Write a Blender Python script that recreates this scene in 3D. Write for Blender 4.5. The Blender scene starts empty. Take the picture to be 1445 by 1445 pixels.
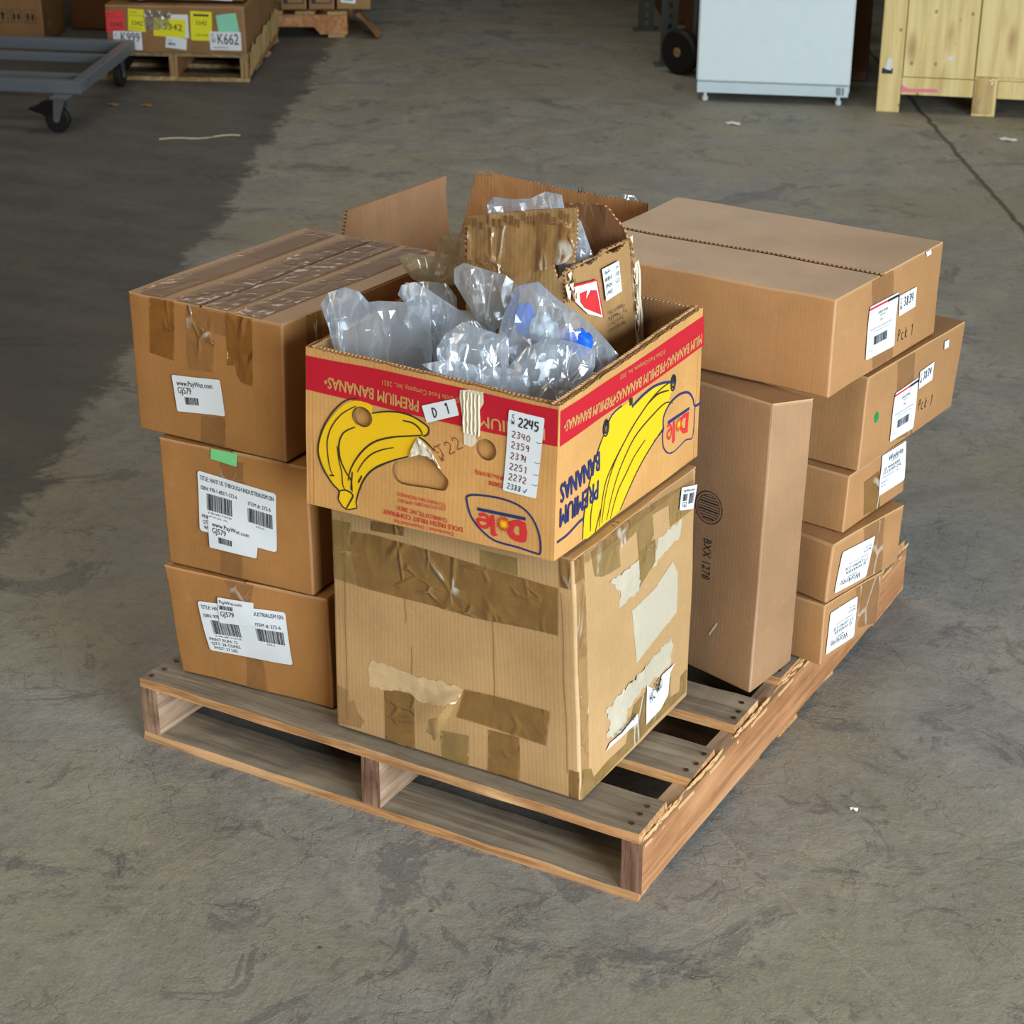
import bpy, math, random
from mathutils import Vector, Matrix, noise
from mathutils.geometry import delaunay_2d_cdt
S = bpy.context.scene
COL = S.collection
random.seed(7)

# ------------------------------------------------------------------ camera
cam_d = bpy.data.cameras.new('camera')
cam_d.sensor_width = 36.0
cam_d.lens = 36.0 * 2700.0 / 1445.0
cam_d.clip_end = 100
cam = bpy.data.objects.new('camera', cam_d)
COL.objects.link(cam)
_yaw, _pitch, _roll = -0.51484, 0.42598, 0.00432
_f = Vector((math.sin(_yaw) * math.cos(_pitch), math.cos(_yaw) * math.cos(_pitch), -math.sin(_pitch)))
_r = Vector((math.cos(_yaw), -math.sin(_yaw), 0))
_u = _r.cross(_f)
_r, _u = _r * math.cos(_roll) + _u * math.sin(_roll), _u * math.cos(_roll) - _r * math.sin(_roll)
cam.matrix_world = Matrix(((_r.x, _u.x, -_f.x, 2.09056), (_r.y, _u.y, -_f.y, -2.32053), (_r.z, _u.z, -_f.z, 1.84793), (0, 0, 0, 1)))
cam_d.dof.use_dof = True
cam_d.dof.focus_distance = 3.3
cam_d.dof.aperture_fstop = 11.0
S.camera = cam

# ------------------------------------------------------------------ light and exposure
S.view_settings.view_transform = 'Standard'
S.view_settings.look = 'None'
S.view_settings.gamma = 1.0
S.view_settings.use_curve_mapping = False
S.view_settings.exposure = 0.14
S.cycles.transparent_max_bounces = 32
w = bpy.data.worlds.new('warehouse_air')
S.world = w
w.use_nodes = True
w.node_tree.nodes['Background'].inputs[0].default_value = (1.0, 0.88, 0.70, 1)
w.node_tree.nodes['Background'].inputs[1].default_value = 0.10

def area_light(name, loc, target, sx, sy, power, color):
    d = bpy.data.lights.new(name, 'AREA')
    d.shape = 'RECTANGLE'; d.size = sx; d.size_y = sy
    d.energy = power; d.color = color
    o = bpy.data.objects.new(name, d)
    o.location = loc
    o.rotation_euler = (Vector(target) - Vector(loc)).to_track_quat('-Z', 'Y').to_euler()
    COL.objects.link(o)
    return o
area_light('dock_door_daylight', (6.7, -2.66, 1.8), (0.2, 0.5, 0.5), 4.2, 3.0, 840, (0.80, 0.91, 1.0))
area_light('warm_fill', (0.2, -4.2, 5.6), (0.3, 0.8, 0.3), 3.0, 3.0, 130, (1.0, 0.84, 0.62))  # unseen warm fill, added to lift the front faces
area_light('top_sheen_fill', (-2.2, 4.6, 4.6), (0.3, 1.0, 0.4), 3.6, 2.8, 75, (1.0, 0.95, 0.86))  # unseen fill from the back, added to put sheen on the carton tops

# ------------------------------------------------------------------ node material helpers
class NT:
    def __init__(s, name):
        m = bpy.data.materials.new(name); m.use_nodes = True
        s.m = m; s.t = m.node_tree; s.n = s.t.nodes; s.l = s.t.links
        s.b = s.n['Principled BSDF']; s.out = s.n['Material Output']
    def node(s, typ, **kw):
        n = s.n.new(typ)
        for k, v in kw.items():
            if k.startswith('i_'): n.inputs[k[2:]].default_value = v
            else: setattr(n, k, v)
        return n
    def put(s, sock, v):
        if isinstance(v, bpy.types.NodeSocket): s.l.new(v, sock)
        else: sock.default_value = v
    def math(s, op, a, b=0.0, c=None, clamp=False):
        n = s.node('ShaderNodeMath', operation=op, use_clamp=clamp)
        s.put(n.inputs[0], a); s.put(n.inputs[1], b)
        if c is not None: s.put(n.inputs[2], c)
        return n.outputs[0]
    def noise(s, vec, scale, detail=4, rough=0.55, dist=0.0):
        n = s.node('ShaderNodeTexNoise'); s.l.new(vec, n.inputs['Vector'])
        n.inputs['Scale'].default_value = scale; n.inputs['Detail'].default_value = detail
        n.inputs['Roughness'].default_value = rough; n.inputs['Distortion'].default_value = dist
        return n.outputs['Fac']
    def voro(s, vec, scale, feature='F1', rnd=1.0):
        n = s.node('ShaderNodeTexVoronoi', feature=feature); s.l.new(vec, n.inputs['Vector'])
        n.inputs['Scale'].default_value = scale; n.inputs['Randomness'].default_value = rnd
        return n.outputs['Distance']
    def coord(s, kind='Object', scale=(1, 1, 1), rot=(0, 0, 0)):
        c = s.node('ShaderNodeTexCoord'); m = s.node('ShaderNodeMapping')
        m.inputs['Scale'].default_value = scale; m.inputs['Rotation'].default_value = rot
        s.l.new(c.outputs[kind], m.inputs['Vector'])
        return m.outputs[0]
    def ramp(s, fac, stops):
        r = s.node('ShaderNodeValToRGB'); s.l.new(fac, r.inputs[0])
        e = r.color_ramp.elements
        while len(e) < len(stops): e.new(0.5)
        for x, (p, c) in zip(e, stops):
            x.position = p; x.color = (c[0], c[1], c[2], 1) if len(c) == 3 else c
        return r.outputs[0]
    def rampf(s, fac, a, b):
        r = s.node('ShaderNodeMapRange', interpolation_type='SMOOTHSTEP')
        s.l.new(fac, r.inputs[0]); r.inputs[1].default_value = a; r.inputs[2].default_value = b
        return r.outputs[0]
    def mix(s, fac, a, b, mode='MIX'):
        n = s.node('ShaderNodeMix', data_type='RGBA', blend_type=mode)
        s.put(n.inputs[0], fac)
        for k, v in ((6, a), (7, b)):
            if isinstance(v, tuple): v = (v[0], v[1], v[2], 1)
            s.put(n.inputs[k], v)
        return n.outputs[2]
    def bump(s, h, strength=0.3, dist=0.002, normal=None):
        n = s.node('ShaderNodeBump'); s.l.new(h, n.inputs['Height'])
        n.inputs['Strength'].default_value = strength; n.inputs['Distance'].default_value = dist
        if normal is not None: s.l.new(normal, n.inputs['Normal'])
        return n.outputs[0]
    def fin(s, color=None, rough=None, normal=None, spec=None, metal=None):
        b = s.b.inputs
        if color is not None:
            s.put(b['Base Color'], (color[0], color[1], color[2], 1) if isinstance(color, tuple) else color)
        if rough is not None: s.put(b['Roughness'], rough)
        if normal is not None: s.l.new(normal, b['Normal'])
        if spec is not None: b['Specular IOR Level'].default_value = spec
        if metal is not None: b['Metallic'].default_value = metal
        return s.m

def lin(r, g, b):
    f = lambda c: (c / 255 / 12.92) if c / 255 <= 0.04045 else ((c / 255 + 0.055) / 1.055) ** 2.4
    return (f(r), f(g), f(b))
def sc(c, k): return (c[0] * k, c[1] * k, c[2] * k)

def plain(name, c, rough=0.6, metal=0.0, spec=0.4):
    t = NT(name)
    v = t.noise(t.coord(), 25, 4)
    col = t.mix(t.math('MULTIPLY', v, 0.25), c, sc(c, 0.6))
    return t.fin(col, rough, t.bump(v, 0.12, 0.002), spec, metal)

def cardboard(name, c, flute=1.0, axis='X', wear=1.0, rough=0.62, spec=0.35):
    t = NT(name)
    uv = t.coord('UV'); ob = t.coord('Object')
    sep = t.node('ShaderNodeSeparateXYZ'); t.l.new(uv, sep.inputs[0])
    ph = t.math('MULTIPLY', sep.outputs[axis], 2 * math.pi / 0.0078)
    ph = t.math('ADD', ph, t.math('MULTIPLY', t.noise(uv, 6, 2), 5.0))
    wv = t.math('SINE', ph)
    st = (1, 0.06, 1) if axis == 'X' else (0.06, 1, 1)
    streak = t.noise(t.coord('UV', st), 110, 3, 0.6)
    blot = t.noise(ob, 5.5, 5, 0.6)
    fine = t.noise(ob, 160, 3, 0.7)
    col = t.mix(t.rampf(blot, 0.35, 0.7), sc(c, 0.90), sc(c, 1.10))
    col = t.mix(t.math('MULTIPLY', t.rampf(streak, 0.4, 0.7), 0.10 + 0.10 * flute), col, sc(c, 0.82))
    col = t.mix(t.math('MULTIPLY', t.rampf(fine, 0.45, 0.75), 0.22), col, sc(c, 1.30))
    scuff = t.rampf(t.noise(t.coord('Object', (1, 1, 1), (0.3, 0.2, 0.5)), 9, 7, 0.72, 0.8), 0.60, 0.72)
    pale = (min(1, c[0] * 1.15 + .06), min(1, c[1] * 1.2 + .06), min(1, c[2] * 1.3 + .07))
    col = t.mix(t.math('MULTIPLY', scuff, 0.35 * wear), col, pale)
    col = t.mix(t.math('MULTIPLY', t.math('ADD', wv, 1.0), 0.012 * flute), col, sc(c, 0.55))
    at = t.node('ShaderNodeAttribute', attribute_name='edge')
    col = t.mix(t.math('MULTIPLY', at.outputs['Fac'], t.math('MULTIPLY_ADD', t.rampf(blot, .35, .65), .45, .15)), col, pale)
    n1 = t.bump(wv, 0.05 * flute, 0.0006)
    n2 = t.bump(t.math('ADD', fine, t.math('MULTIPLY', blot, 3.0)), 0.25, 0.0012, n1)
    return t.fin(col, t.math('ADD', rough, t.math('MULTIPLY', blot, 0.12)), n2, spec)

def wood(name, base, dark, light, axis='X', gscale=26, stain=0.5, rough=0.78):
    t = NT(name)
    s_ = {'X': (0.07, 1, 1), 'Y': (1, 0.07, 1), 'Z': (1, 1, 0.07)}[axis]
    v = t.coord('Object', s_)
    g = t.noise(v, gscale * 4, 6, 0.65, 0.6)
    big = t.noise(t.coord('Object'), 6, 5, 0.6)
    g2 = t.noise(v, gscale, 3, 0.5, 1.2)
    col = t.mix(t.rampf(g, 0.3, 0.7), dark, base)
    col = t.mix(t.math('MULTIPLY', t.rampf(g2, 0.45, 0.7), 0.8), col, light)
    col = t.mix(t.math('MULTIPLY', t.rampf(big, 0.5, 0.75), stain), col, sc(dark, 0.55))
    return t.fin(col, rough, t.bump(g, 0.5, 0.002), 0.25)

def crease(t, scale, k, width, gate, rot=(0.3, 0.5, 0.2)):
    """thin straight fold lines: voronoi cell borders, switched on in patches"""
    v = t.coord('Object', scale, rot)
    nz = t.node('ShaderNodeTexNoise'); t.l.new(v, nz.inputs[0]); nz.inputs['Scale'].default_value = k * .5
    w = t.node('ShaderNodeVectorMath', operation='MULTIPLY_ADD'); t.l.new(nz.outputs['Color'], w.inputs[0]); w.inputs[1].default_value = (.5 / k,) * 3; t.l.new(v, w.inputs[2])
    d = t.voro(w.outputs[0], k, 'DISTANCE_TO_EDGE')
    return t.math('MULTIPLY', t.rampf(d, width, 0.0), t.rampf(t.noise(v, k * .45, 2), gate - .06, gate + .06))

def tape_mat(name, c, alpha, rough=0.13, cr=1.0, white=0.75):
    t = NT(name)
    n = t.noise(t.coord(), 30, 3, 0.6, 0.4)
    k1 = crease(t, (1, 1, .4), 20, .12, .55); k2 = crease(t, (.5, 1, 1), 34, .12, .60)
    k = t.math('MAXIMUM', k1, t.math('MULTIPLY', k2, .7))
    b1 = t.bump(k, 1.0 * cr, 0.006)
    b2 = t.bump(n, 0.25, 0.002, b1)
    thin = t.math('MULTIPLY', t.rampf(k, .55, .95), t.rampf(t.noise(t.coord(), 14, 2), .45, .60))  # pale streaks along creases: glints painted into the base colour
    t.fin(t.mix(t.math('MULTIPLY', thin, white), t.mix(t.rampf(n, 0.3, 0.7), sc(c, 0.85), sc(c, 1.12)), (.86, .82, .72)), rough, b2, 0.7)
    t.b.inputs['Alpha'].default_value = 1.0
    t.put(t.b.inputs['Alpha'], t.math('ADD', alpha, t.math('MULTIPLY', k, .25 * cr), clamp=True))
    t.b.inputs['Coat Weight'].default_value = 0.8
    t.b.inputs['Coat Roughness'].default_value = 0.10
    t.l.new(b1, t.b.inputs['Coat Normal'])
    return t.m

def film_mat(name, tint, body, milk, gloss=0.035, bumpk=0.22):
    # clear polythene: mostly see-through, sheen at glancing angles, a milky haze
    t = NT(name)
    t.n.remove(t.b)
    tr = t.node('ShaderNodeBsdfTransparent'); tr.inputs[0].default_value = (*tint, 1)
    gl = t.node('ShaderNodeBsdfGlossy'); gl.inputs['Roughness'].default_value = 0.12
    gl.inputs[0].default_value = (0.93, 0.96, 1.0, 1)
    di = t.node('ShaderNodeBsdfDiffuse'); di.inputs[0].default_value = (*body, 1)
    tl = t.node('ShaderNodeBsdfTranslucent'); tl.inputs[0].default_value = (*body, 1)
    n = crease(t, (1, 1, .13), 34, .07, .5, (.12, .10, .2))
    n = t.math('MAXIMUM', n, t.math('MULTIPLY', crease(t, (1, .6, .5), 40, .05, .56), .7))
    bm = t.bump(n, bumpk, 0.006)
    for x in (gl, di, tl): t.l.new(bm, x.inputs['Normal'])
    lw = t.node('ShaderNodeLayerWeight'); lw.inputs[0].default_value = 0.35; t.l.new(bm, lw.inputs['Normal'])
    dd = t.node('ShaderNodeMixShader'); dd.inputs[0].default_value = 0.45
    t.l.new(di.outputs[0], dd.inputs[1]); t.l.new(tl.outputs[0], dd.inputs[2])
    m1 = t.node('ShaderNodeMixShader')
    mk_ = t.math('MULTIPLY_ADD', lw.outputs['Facing'], 0.42, milk, clamp=True)
    mk_ = t.math('ADD', mk_, t.math('MULTIPLY', n, .42), clamp=True)
    t.l.new(mk_, m1.inputs[0])
    t.l.new(tr.outputs[0], m1.inputs[1]); t.l.new(dd.outputs[0], m1.inputs[2])
    m2 = t.node('ShaderNodeMixShader')
    t.l.new(t.math('ADD', t.math('MULTIPLY_ADD', lw.outputs['Fresnel'], 0.5, gloss), t.math('MULTIPLY', n, .25), clamp=True), m2.inputs[0])
    t.l.new(m1.outputs[0], m2.inputs[1]); t.l.new(gl.outputs[0], m2.inputs[2])
    t.l.new(m2.outputs[0], t.out.inputs['Surface'])
    return t.m

# ------------------------------------------------------------------ object helpers
def wloc(o):
    v = Vector((0, 0, 0))
    while o is not None:
        v += o.location; o = o.parent
    return v
def thing(name, label, cat, loc, group=None):
    o = bpy.data.objects.new(name, None); COL.objects.link(o)
    o.empty_display_size = 0.1; o.location = loc
    o['label'] = label; o['category'] = cat
    if group: o['group'] = group
    return o
def tag(o, label=None, cat=None, group=None, kind=None):
    for k, v in (('label', label), ('category', cat), ('group', group), ('kind', kind)):
        if v: o[k] = v
    return o
def mk(name, verts, faces, mats, parent=None, mi=None, uvs=None, smooth=False):
    off = wloc(parent) if parent else Vector((0, 0, 0))
    me = bpy.data.meshes.new(name)
    me.from_pydata([tuple(Vector(v) - off) for v in verts], [], faces)
    for m in (mats if isinstance(mats, (list, tuple)) else [mats]): me.materials.append(m)
    if mi: me.polygons.foreach_set('material_index', mi)
    if uvs:
        ul = me.uv_layers.new(name='uv')
        for lp in me.loops: ul.data[lp.index].uv = uvs[lp.vertex_index]
    if smooth: me.polygons.foreach_set('use_smooth', [True] * len(me.polygons))
    me.update()
    o = bpy.data.objects.new(name, me); COL.objects.link(o)
    if parent: o.parent = parent
    return o
class Buf:
    """collects polygons of one mesh"""
    def __init__(s): s.v = []; s.f = []; s.m = []; s.uv = []; s.e = []
    def add(s, vs, fs, mi=0, uv=None, e=None):
        s.e += list(e) if e else [0.0] * len(vs)
        b = len(s.v); s.v += [Vector(v) for v in vs]; s.f += [tuple(i + b for i in f) for f in fs]
        s.m += [mi] * len(fs) if isinstance(mi, int) else list(mi)
        s.uv += list(uv) if uv else [(v[0], v[2]) for v in vs]
    def out(s, name, mats, parent=None, smooth=False):
        o = mk(name, s.v, s.f, mats, parent, s.m, s.uv, smooth)
        if any(s.e): o.data.attributes.new('edge', 'FLOAT', 'POINT').data.foreach_set('value', s.e)
        return o
    def box(s, o, a, b, c, mi=0):
        """corner o and three edge vectors; mi may be 6 indices (bottom, top, front, right, back, left)"""
        o, a, b, c = map(Vector, (o, a, b, c))
        P = [o, o + a, o + a + b, o + b, o + c, o + a + c, o + a + b + c, o + b + c]
        F = [(0, 3, 2, 1), (4, 5, 6, 7), (0, 1, 5, 4), (1, 2, 6, 5), (2, 3, 7, 6), (3, 0, 4, 7)]
        s.add(P, F, mi)
    def bev(s, o, a, b, c, r=0.003, mi=0):
        """box with chamfered edges"""
        o, a, b, c = map(Vector, (o, a, b, c)); L = (a.length, b.length, c.length)
        A = (a / L[0], b / L[1], c / L[2]); idx = {}; V = []
        for i in (0, 1):
            for j in (0, 1):
                for k in (0, 1):
                    for ax in range(3):
                        q = [i * L[0], j * L[1], k * L[2]]
                        for t_ in range(3):
                            if t_ != ax: q[t_] += r if (i, j, k)[t_] == 0 else -r
                        idx[(i, j, k, ax)] = len(V)
                        V.append(o + A[0] * q[0] + A[1] * q[1] + A[2] * q[2])
        F = []; cen = o + (a + b + c) / 2
        def put(f):
            n = (V[f[1]] - V[f[0]]).cross(V[f[2]] - V[f[0]])
            m = sum((V[i] for i in f), Vector()) / len(f) - cen
            F.append(tuple(f) if n.dot(m) > 0 else tuple(reversed(f)))
        for ax in range(3):
            o1, o2 = [x for x in range(3) if x != ax]
            for sd in (0, 1):
                q = []
                for p1, p2 in ((0, 0), (1, 0), (1, 1), (0, 1)):
                    k = [0, 0, 0]; k[ax] = sd; k[o1] = p1; k[o2] = p2; q.append(idx[(*k, ax)])
                put(q)
            for p1 in (0, 1):
                for p2 in (0, 1):
                    k0 = [0, 0, 0]; k0[o1] = p1; k0[o2] = p2; k1 = list(k0); k1[ax] = 1
                    put([idx[(*k0, o1)], idx[(*k0, o2)], idx[(*k1, o2)], idx[(*k1, o1)]])
        for i in (0, 1):
            for j in (0, 1):
                for k in (0, 1): put([idx[(i, j, k, 0)], idx[(i, j, k, 1)], idx[(i, j, k, 2)]])
        s.add(V, F, mi)
    def tube(s, pts, r, n=8, mi=0, cap=True):
        pts = [Vector(p) for p in pts]; rings = []
        for i, p in enumerate(pts):
            d = (pts[min(i + 1, len(pts) - 1)] - pts[max(i - 1, 0)]).normalized()
            x = d.orthogonal().normalized(); y = d.cross(x)
            rr = r[i] if isinstance(r, (list, tuple)) else r
            rings.append([p + x * rr * math.cos(2 * math.pi * k / n) + y * rr * math.sin(2 * math.pi * k / n) for k in range(n)])
        V = [v for q in rings for v in q]
        F = [(i * n + k, i * n + (k + 1) % n, (i + 1) * n + (k + 1) % n, (i + 1) * n + k) for i in range(len(pts) - 1) for k in range(n)]
        if cap: F += [tuple(reversed(range(n))), tuple(range((len(pts) - 1) * n, len(pts) * n))]
        s.add(V, F, mi)
    def lathe(s, c, axis, prof, n=28, mi=0):
        """prof: (distance along axis, radius)"""
        c = Vector(c); d = Vector(axis).normalized(); x = d.orthogonal().normalized(); y = d.cross(x)
        V = [c + d * h + (x * math.cos(2 * math.pi * k / n) + y * math.sin(2 * math.pi * k / n)) * r for h, r in prof for k in range(n)]
        m = len(prof)
        F = [(i * n + k, i * n + (k + 1) % n, (i + 1) * n + (k + 1) % n, (i + 1) * n + k) for i in range(m - 1) for k in range(n)]
        F += [tuple(reversed(range(n))), tuple(range((m - 1) * n, m * n))]
        s.add(V, F, mi)

def inside(p, poly):
    r = False; j = len(poly) - 1
    for i in range(len(poly)):
        a, b = poly[i], poly[j]
        if (a[1] > p[1]) != (b[1] > p[1]) and p[0] < (b[0] - a[0]) * (p[1] - a[1]) / (b[1] - a[1]) + a[0]: r = not r
        j = i
    return r
def fill(outline, step=None, holes=(), jitter=0.0):
    """triangulate a 2-D outline with interior points every step; returns verts, tris"""
    loops = [list(outline)] + [list(h) for h in holes]
    P = []; E = []
    for lp in loops:
        b = len(P); q = []
        for i, p in enumerate(lp):
            n = lp[(i + 1) % len(lp)]; d = math.dist(p, n)
            k = max(1, int(d / step)) if step else 1
            for t_ in range(k): q.append((p[0] + (n[0] - p[0]) * t_ / k, p[1] + (n[1] - p[1]) * t_ / k))
        P += q; E += [(b + i, b + (i + 1) % len(q)) for i in range(len(q))]
    if step:
        xs = [p[0] for p in outline]; ys = [p[1] for p in outline]
        nx = int((max(xs) - min(xs)) / step); ny = int((max(ys) - min(ys)) / step)
        for i in range(1, nx + 1):
            for j in range(1, ny + 1):
                p = (min(xs) + (i - .5 + (0.5 if j % 2 else 0) + random.uniform(-jitter, jitter)) * step, min(ys) + (j - .5) * step)
                if inside(p, outline) and not any(inside(p, h) for h in holes): P.append(p)
    r = delaunay_2d_cdt([Vector(p) for p in P], E, [], 0 if True else 1, 1e-7)
    V = [(v.x, v.y) for v in r[0]]; T = []
    for f in r[2]:
        c = (sum(V[i][0] for i in f) / len(f), sum(V[i][1] for i in f) / len(f))
        if inside(c, outline) and not any(inside(c, h) for h in holes):
            a, b, d = (V[f[0]], V[f[1]], V[f[2]])
            if (b[0] - a[0]) * (d[1] - a[1]) - (b[1] - a[1]) * (d[0] - a[0]) < 0: f = list(reversed(f))
            T.append(tuple(f))
    return V, T
def smooth_loop(pts, n=3, closed=True):
    """Catmull-Rom through the points"""
    out = []; m = len(pts)
    for i in range(m if closed else m - 1):
        g = (lambda k: pts[k % m]) if closed else (lambda k: pts[max(0, min(m - 1, k))])
        p0, p1, p2, p3 = g(i - 1), g(i), g(i + 1), g(i + 2)
        for t_ in range(n):
            t = t_ / n
            out.append(tuple(0.5 * (2 * p1[a] + (p2[a] - p0[a]) * t + (2 * p0[a] - 5 * p1[a] + 4 * p2[a] - p3[a]) * t * t + (3 * p1[a] - p0[a] - 3 * p2[a] + p3[a]) * t ** 3) for a in (0, 1)))
    if not closed: out.append(tuple(pts[-1]))
    return out
def circ(c, rx, ry, n=24, rot=0.0):
    o = []
    for i in range(n):
        a = 2 * math.pi * i / n; x, y = rx * math.cos(a), ry * math.sin(a)
        o.append((c[0] + x * math.cos(rot) - y * math.sin(rot), c[1] + x * math.sin(rot) + y * math.cos(rot)))
    return o
def stroke(pts, w, taper=True):
    """outline polygon quads of a polyline of width w"""
    V = []; F = []; n = len(pts)
    for i, p in enumerate(pts):
        a = pts[max(i - 1, 0)]; b = pts[min(i + 1, n - 1)]
        d = Vector((b[0] - a[0], b[1] - a[1]))
        d = d.normalized() if d.length > 1e-9 else Vector((1, 0))
        k = w / 2 * ((0.35 + 0.65 * math.sin(math.pi * (i + .5) / n) ** .5) if taper else 1)
        V += [(p[0] - d.y * k, p[1] + d.x * k), (p[0] + d.y * k, p[1] - d.x * k)]
    for i in range(n - 1): F.append((2 * i + 1, 2 * i + 3, 2 * i + 2, 2 * i))
    return V, F

_tc = {}
def glyphs(s):
    """flat text outline triangles, cap height 1, returns verts, faces, width"""
    if s not in _tc:
        cu = bpy.data.curves.new('text_tmp', 'FONT'); cu.body = s; cu.size = 1; cu.resolution_u = 2
        o = bpy.data.objects.new('text_tmp', cu); COL.objects.link(o)
        bpy.context.view_layer.update()
        me = bpy.data.meshes.new_from_object(o.evaluated_get(bpy.context.evaluated_depsgraph_get()))
        V = [(v.co.x, v.co.y) for v in me.vertices]; F = [tuple(p.vertices) for p in me.polygons]
        bpy.data.objects.remove(o); bpy.data.curves.remove(cu); bpy.data.meshes.remove(me)
        x0 = min(v[0] for v in V); x1 = max(v[0] for v in V)
        h = 0.70
        _tc[s] = ([((v[0] - x0) / h, v[1] / h) for v in V], F, (x1 - x0) / h)
    return _tc[s]
HW = {'0': [[(.5, 1), (.1, .7), (.1, .3), (.5, 0), (.85, .3), (.85, .7), (.5, 1)]],
 '1': [[(.3, .8), (.55, 1), (.55, 0)]], '2': [[(.1, .8), (.4, 1), (.8, .8), (.7, .5), (.1, .05), (.9, 0)]],
 '3': [[(.15, .9), (.5, 1), (.8, .78), (.4, .52), (.8, .3), (.5, 0), (.1, .12)]],
 '4': [[(.15, 1), (.1, .45), (.85, .5)], [(.7, 1), (.65, 0)]],
 '5': [[(.85, 1), (.2, 1), (.2, .6), (.7, .6), (.8, .3), (.5, 0), (.1, .08)]],
 '7': [[(.1, .95), (.85, 1), (.4, 0)], [(.3, .5), (.75, .5)]],
 '8': [[(.8, .85), (.5, 1), (.2, .8), (.75, .3), (.5, 0), (.2, .2), (.8, .8)]],
 '9': [[(.8, .75), (.5, 1), (.15, .75), (.5, .5), (.8, .75), (.7, 0)]],
 'C': [[(.85, .9), (.4, 1), (.1, .5), (.4, 0), (.85, .1)]], 'c': [[(.7, .6), (.3, .65), (.1, .3), (.4, 0), (.8, .1)]],
 'W': [[(.05, 1), (.25, 0), (.5, .7), (.75, 0), (.95, 1)]], 'D': [[(.25, .95), (.2, 0), (.6, .1), (.85, .5), (.6, .9), (.15, .95)]],
 'T': [[(.1, 1), (.9, 1)], [(.5, 1), (.5, 0)]], 'P': [[(.2, 0), (.25, 1), (.7, .9), (.7, .6), (.25, .5)]],
 'L': [[(.3, 1), (.2, 0), (.8, .05)]], 'I': [[(.3, 1), (.7, 1)], [(.5, 1), (.5, 0)], [(.3, 0), (.7, 0)]],
 'k': [[(.2, 1), (.15, 0)], [(.7, .65), (.2, .3), (.75, 0)]], '-': [[(.1, .5), (.9, .5)]], 'v': [[(0, .5), (.3, 0), (1, .9)]], 'S': [[(.8, .85), (.4, 1), (.15, .75), (.75, .3), (.5, 0), (.1, .1)]],
 ' ': []}

# ------------------------------------------------------------------ cartons
FKEY = {'F': (0, 4, 5, 1), 'R': (4, 6, 7, 5), 'T': (1, 5, 7, 3), 'B': (6, 2, 3, 7), 'L': (2, 0, 1, 3), 'D': (2, 6, 4, 0)}
class Carton:
    """a hexahedron given by 8 corners in the order (x0/x1, y0/y1, z0/z1); each face is addressed in metres from its lower left corner"""
    def __init__(s, corners, r=0.004, warp=0.0016, bulge=0.002, seed=0.0):
        s.c = [Vector(c) for c in corners]; s.r = r; s.warp = warp; s.bulge = bulge; s.seed = seed
        s.cen = sum(s.c, Vector()) / 8; s.fr = {}
        for k, ii in FKEY.items():
            q = [s.c[i] for i in ii]
            W = ((q[1] - q[0]).length + (q[2] - q[3]).length) / 2; H = ((q[3] - q[0]).length + (q[2] - q[1]).length) / 2
            n = (q[1] - q[0]).cross(q[3] - q[0]).normalized()
            s.fr[k] = (q, W, H, n)
    def pt(s, k, x, y, off=0.0, rnd=True):
        q, W, H, n = s.fr[k]; dep = 0.0
        if rnd and s.r > 0:
            r = s.r
            def arc(d):
                if d >= r: return d, 0.0
                a = math.pi / 4 * (1 - max(d, 0) / r); return r - (r + off) * math.sin(a), r * (1 - math.cos(a))
            x0 = x; y0 = y
            if x < W / 2: x, d = arc(x)
            else: x, d = arc(W - x); x = W - x
            dep += d
            if y < H / 2: y, d = arc(y)
            else: y, d = arc(H - y); y = H - y
            dep += d
        u = x / W; v = y / H
        p = q[0] * (1 - u) * (1 - v) + q[1] * u * (1 - v) + q[2] * u * v + q[3] * (1 - u) * v
        cu = min(1, max(0, u)); cv = min(1, max(0, v))
        p = p + n * (off - dep + s.bulge * 16 * cu * (1 - cu) * cv * (1 - cv) * noise.noise(Vector((cu * 2.2 + s.seed, cv * 2.2, ord(k) * 1.7))))
        if s.warp: p = p + noise.noise_vector(p * 9 + Vector((s.seed, 0, 0))) * s.warp
        return p
    def face(s, buf, k, rect=None, off=0.0, step=0.02, mi=0):
        q, W, H, n = s.fr[k]; x0, y0, x1, y1 = rect or (0, 0, W, H)
        def ax(a, b, L):
            m = max(2, int((b - a) / step)); t = [a + (b - a) * i / m for i in range(m + 1)]
            for e in (s.r, s.r * .66, s.r * .33, L - s.r, L - s.r * .66, L - s.r * .33):
                if a < e < b: t.append(e)
            t = sorted(t); o = [t[0]]
            for z in t[1:]:
                if z - o[-1] > 2e-4: o.append(z)
            return o
        X = ax(x0, x1, W); Y = ax(y0, y1, H)
        V = [s.pt(k, x, y, off) for y in Y for x in X]; UV = [(x, y) for y in Y for x in X]; w = len(X)
        F = [(j * w + i, j * w + i + 1, (j + 1) * w + i + 1, (j + 1) * w + i) for j in range(len(Y) - 1) for i in range(w - 1)]
        buf.add(V, F, mi, UV, [1.0 if min(x, W - x) < s.r * .7 or y > H - s.r * .7 else 0.0 for x, y in UV])
    def patch(s, k, outline, off, step=0.02, crumple=0.0, holes=(), scale=30, tail=None):
        """surface patch following the face; returns verts, tris, uvs"""
        V2, T = fill(outline, step, holes)
        V = []
        for x, y in V2:
            o = off
            if crumple:
                a = noise.noise(Vector((x * scale, y * scale * .8, s.seed + 3))); b = noise.noise(Vector((x * scale * 1.9 + 9, y * scale * 1.5, s.seed)))
                g = min(1, max(0, .5 + 1.6 * noise.noise(Vector((x * 9, y * 9, s.seed + 8)))))
                o += crumple * g * ((1 - min(1, abs(a) * 4.5)) ** 2 + .5 * (1 - min(1, abs(b) * 5)) ** 2)
            V.append(s.pt(k, x, y, o))
        return V, T, V2

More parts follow.
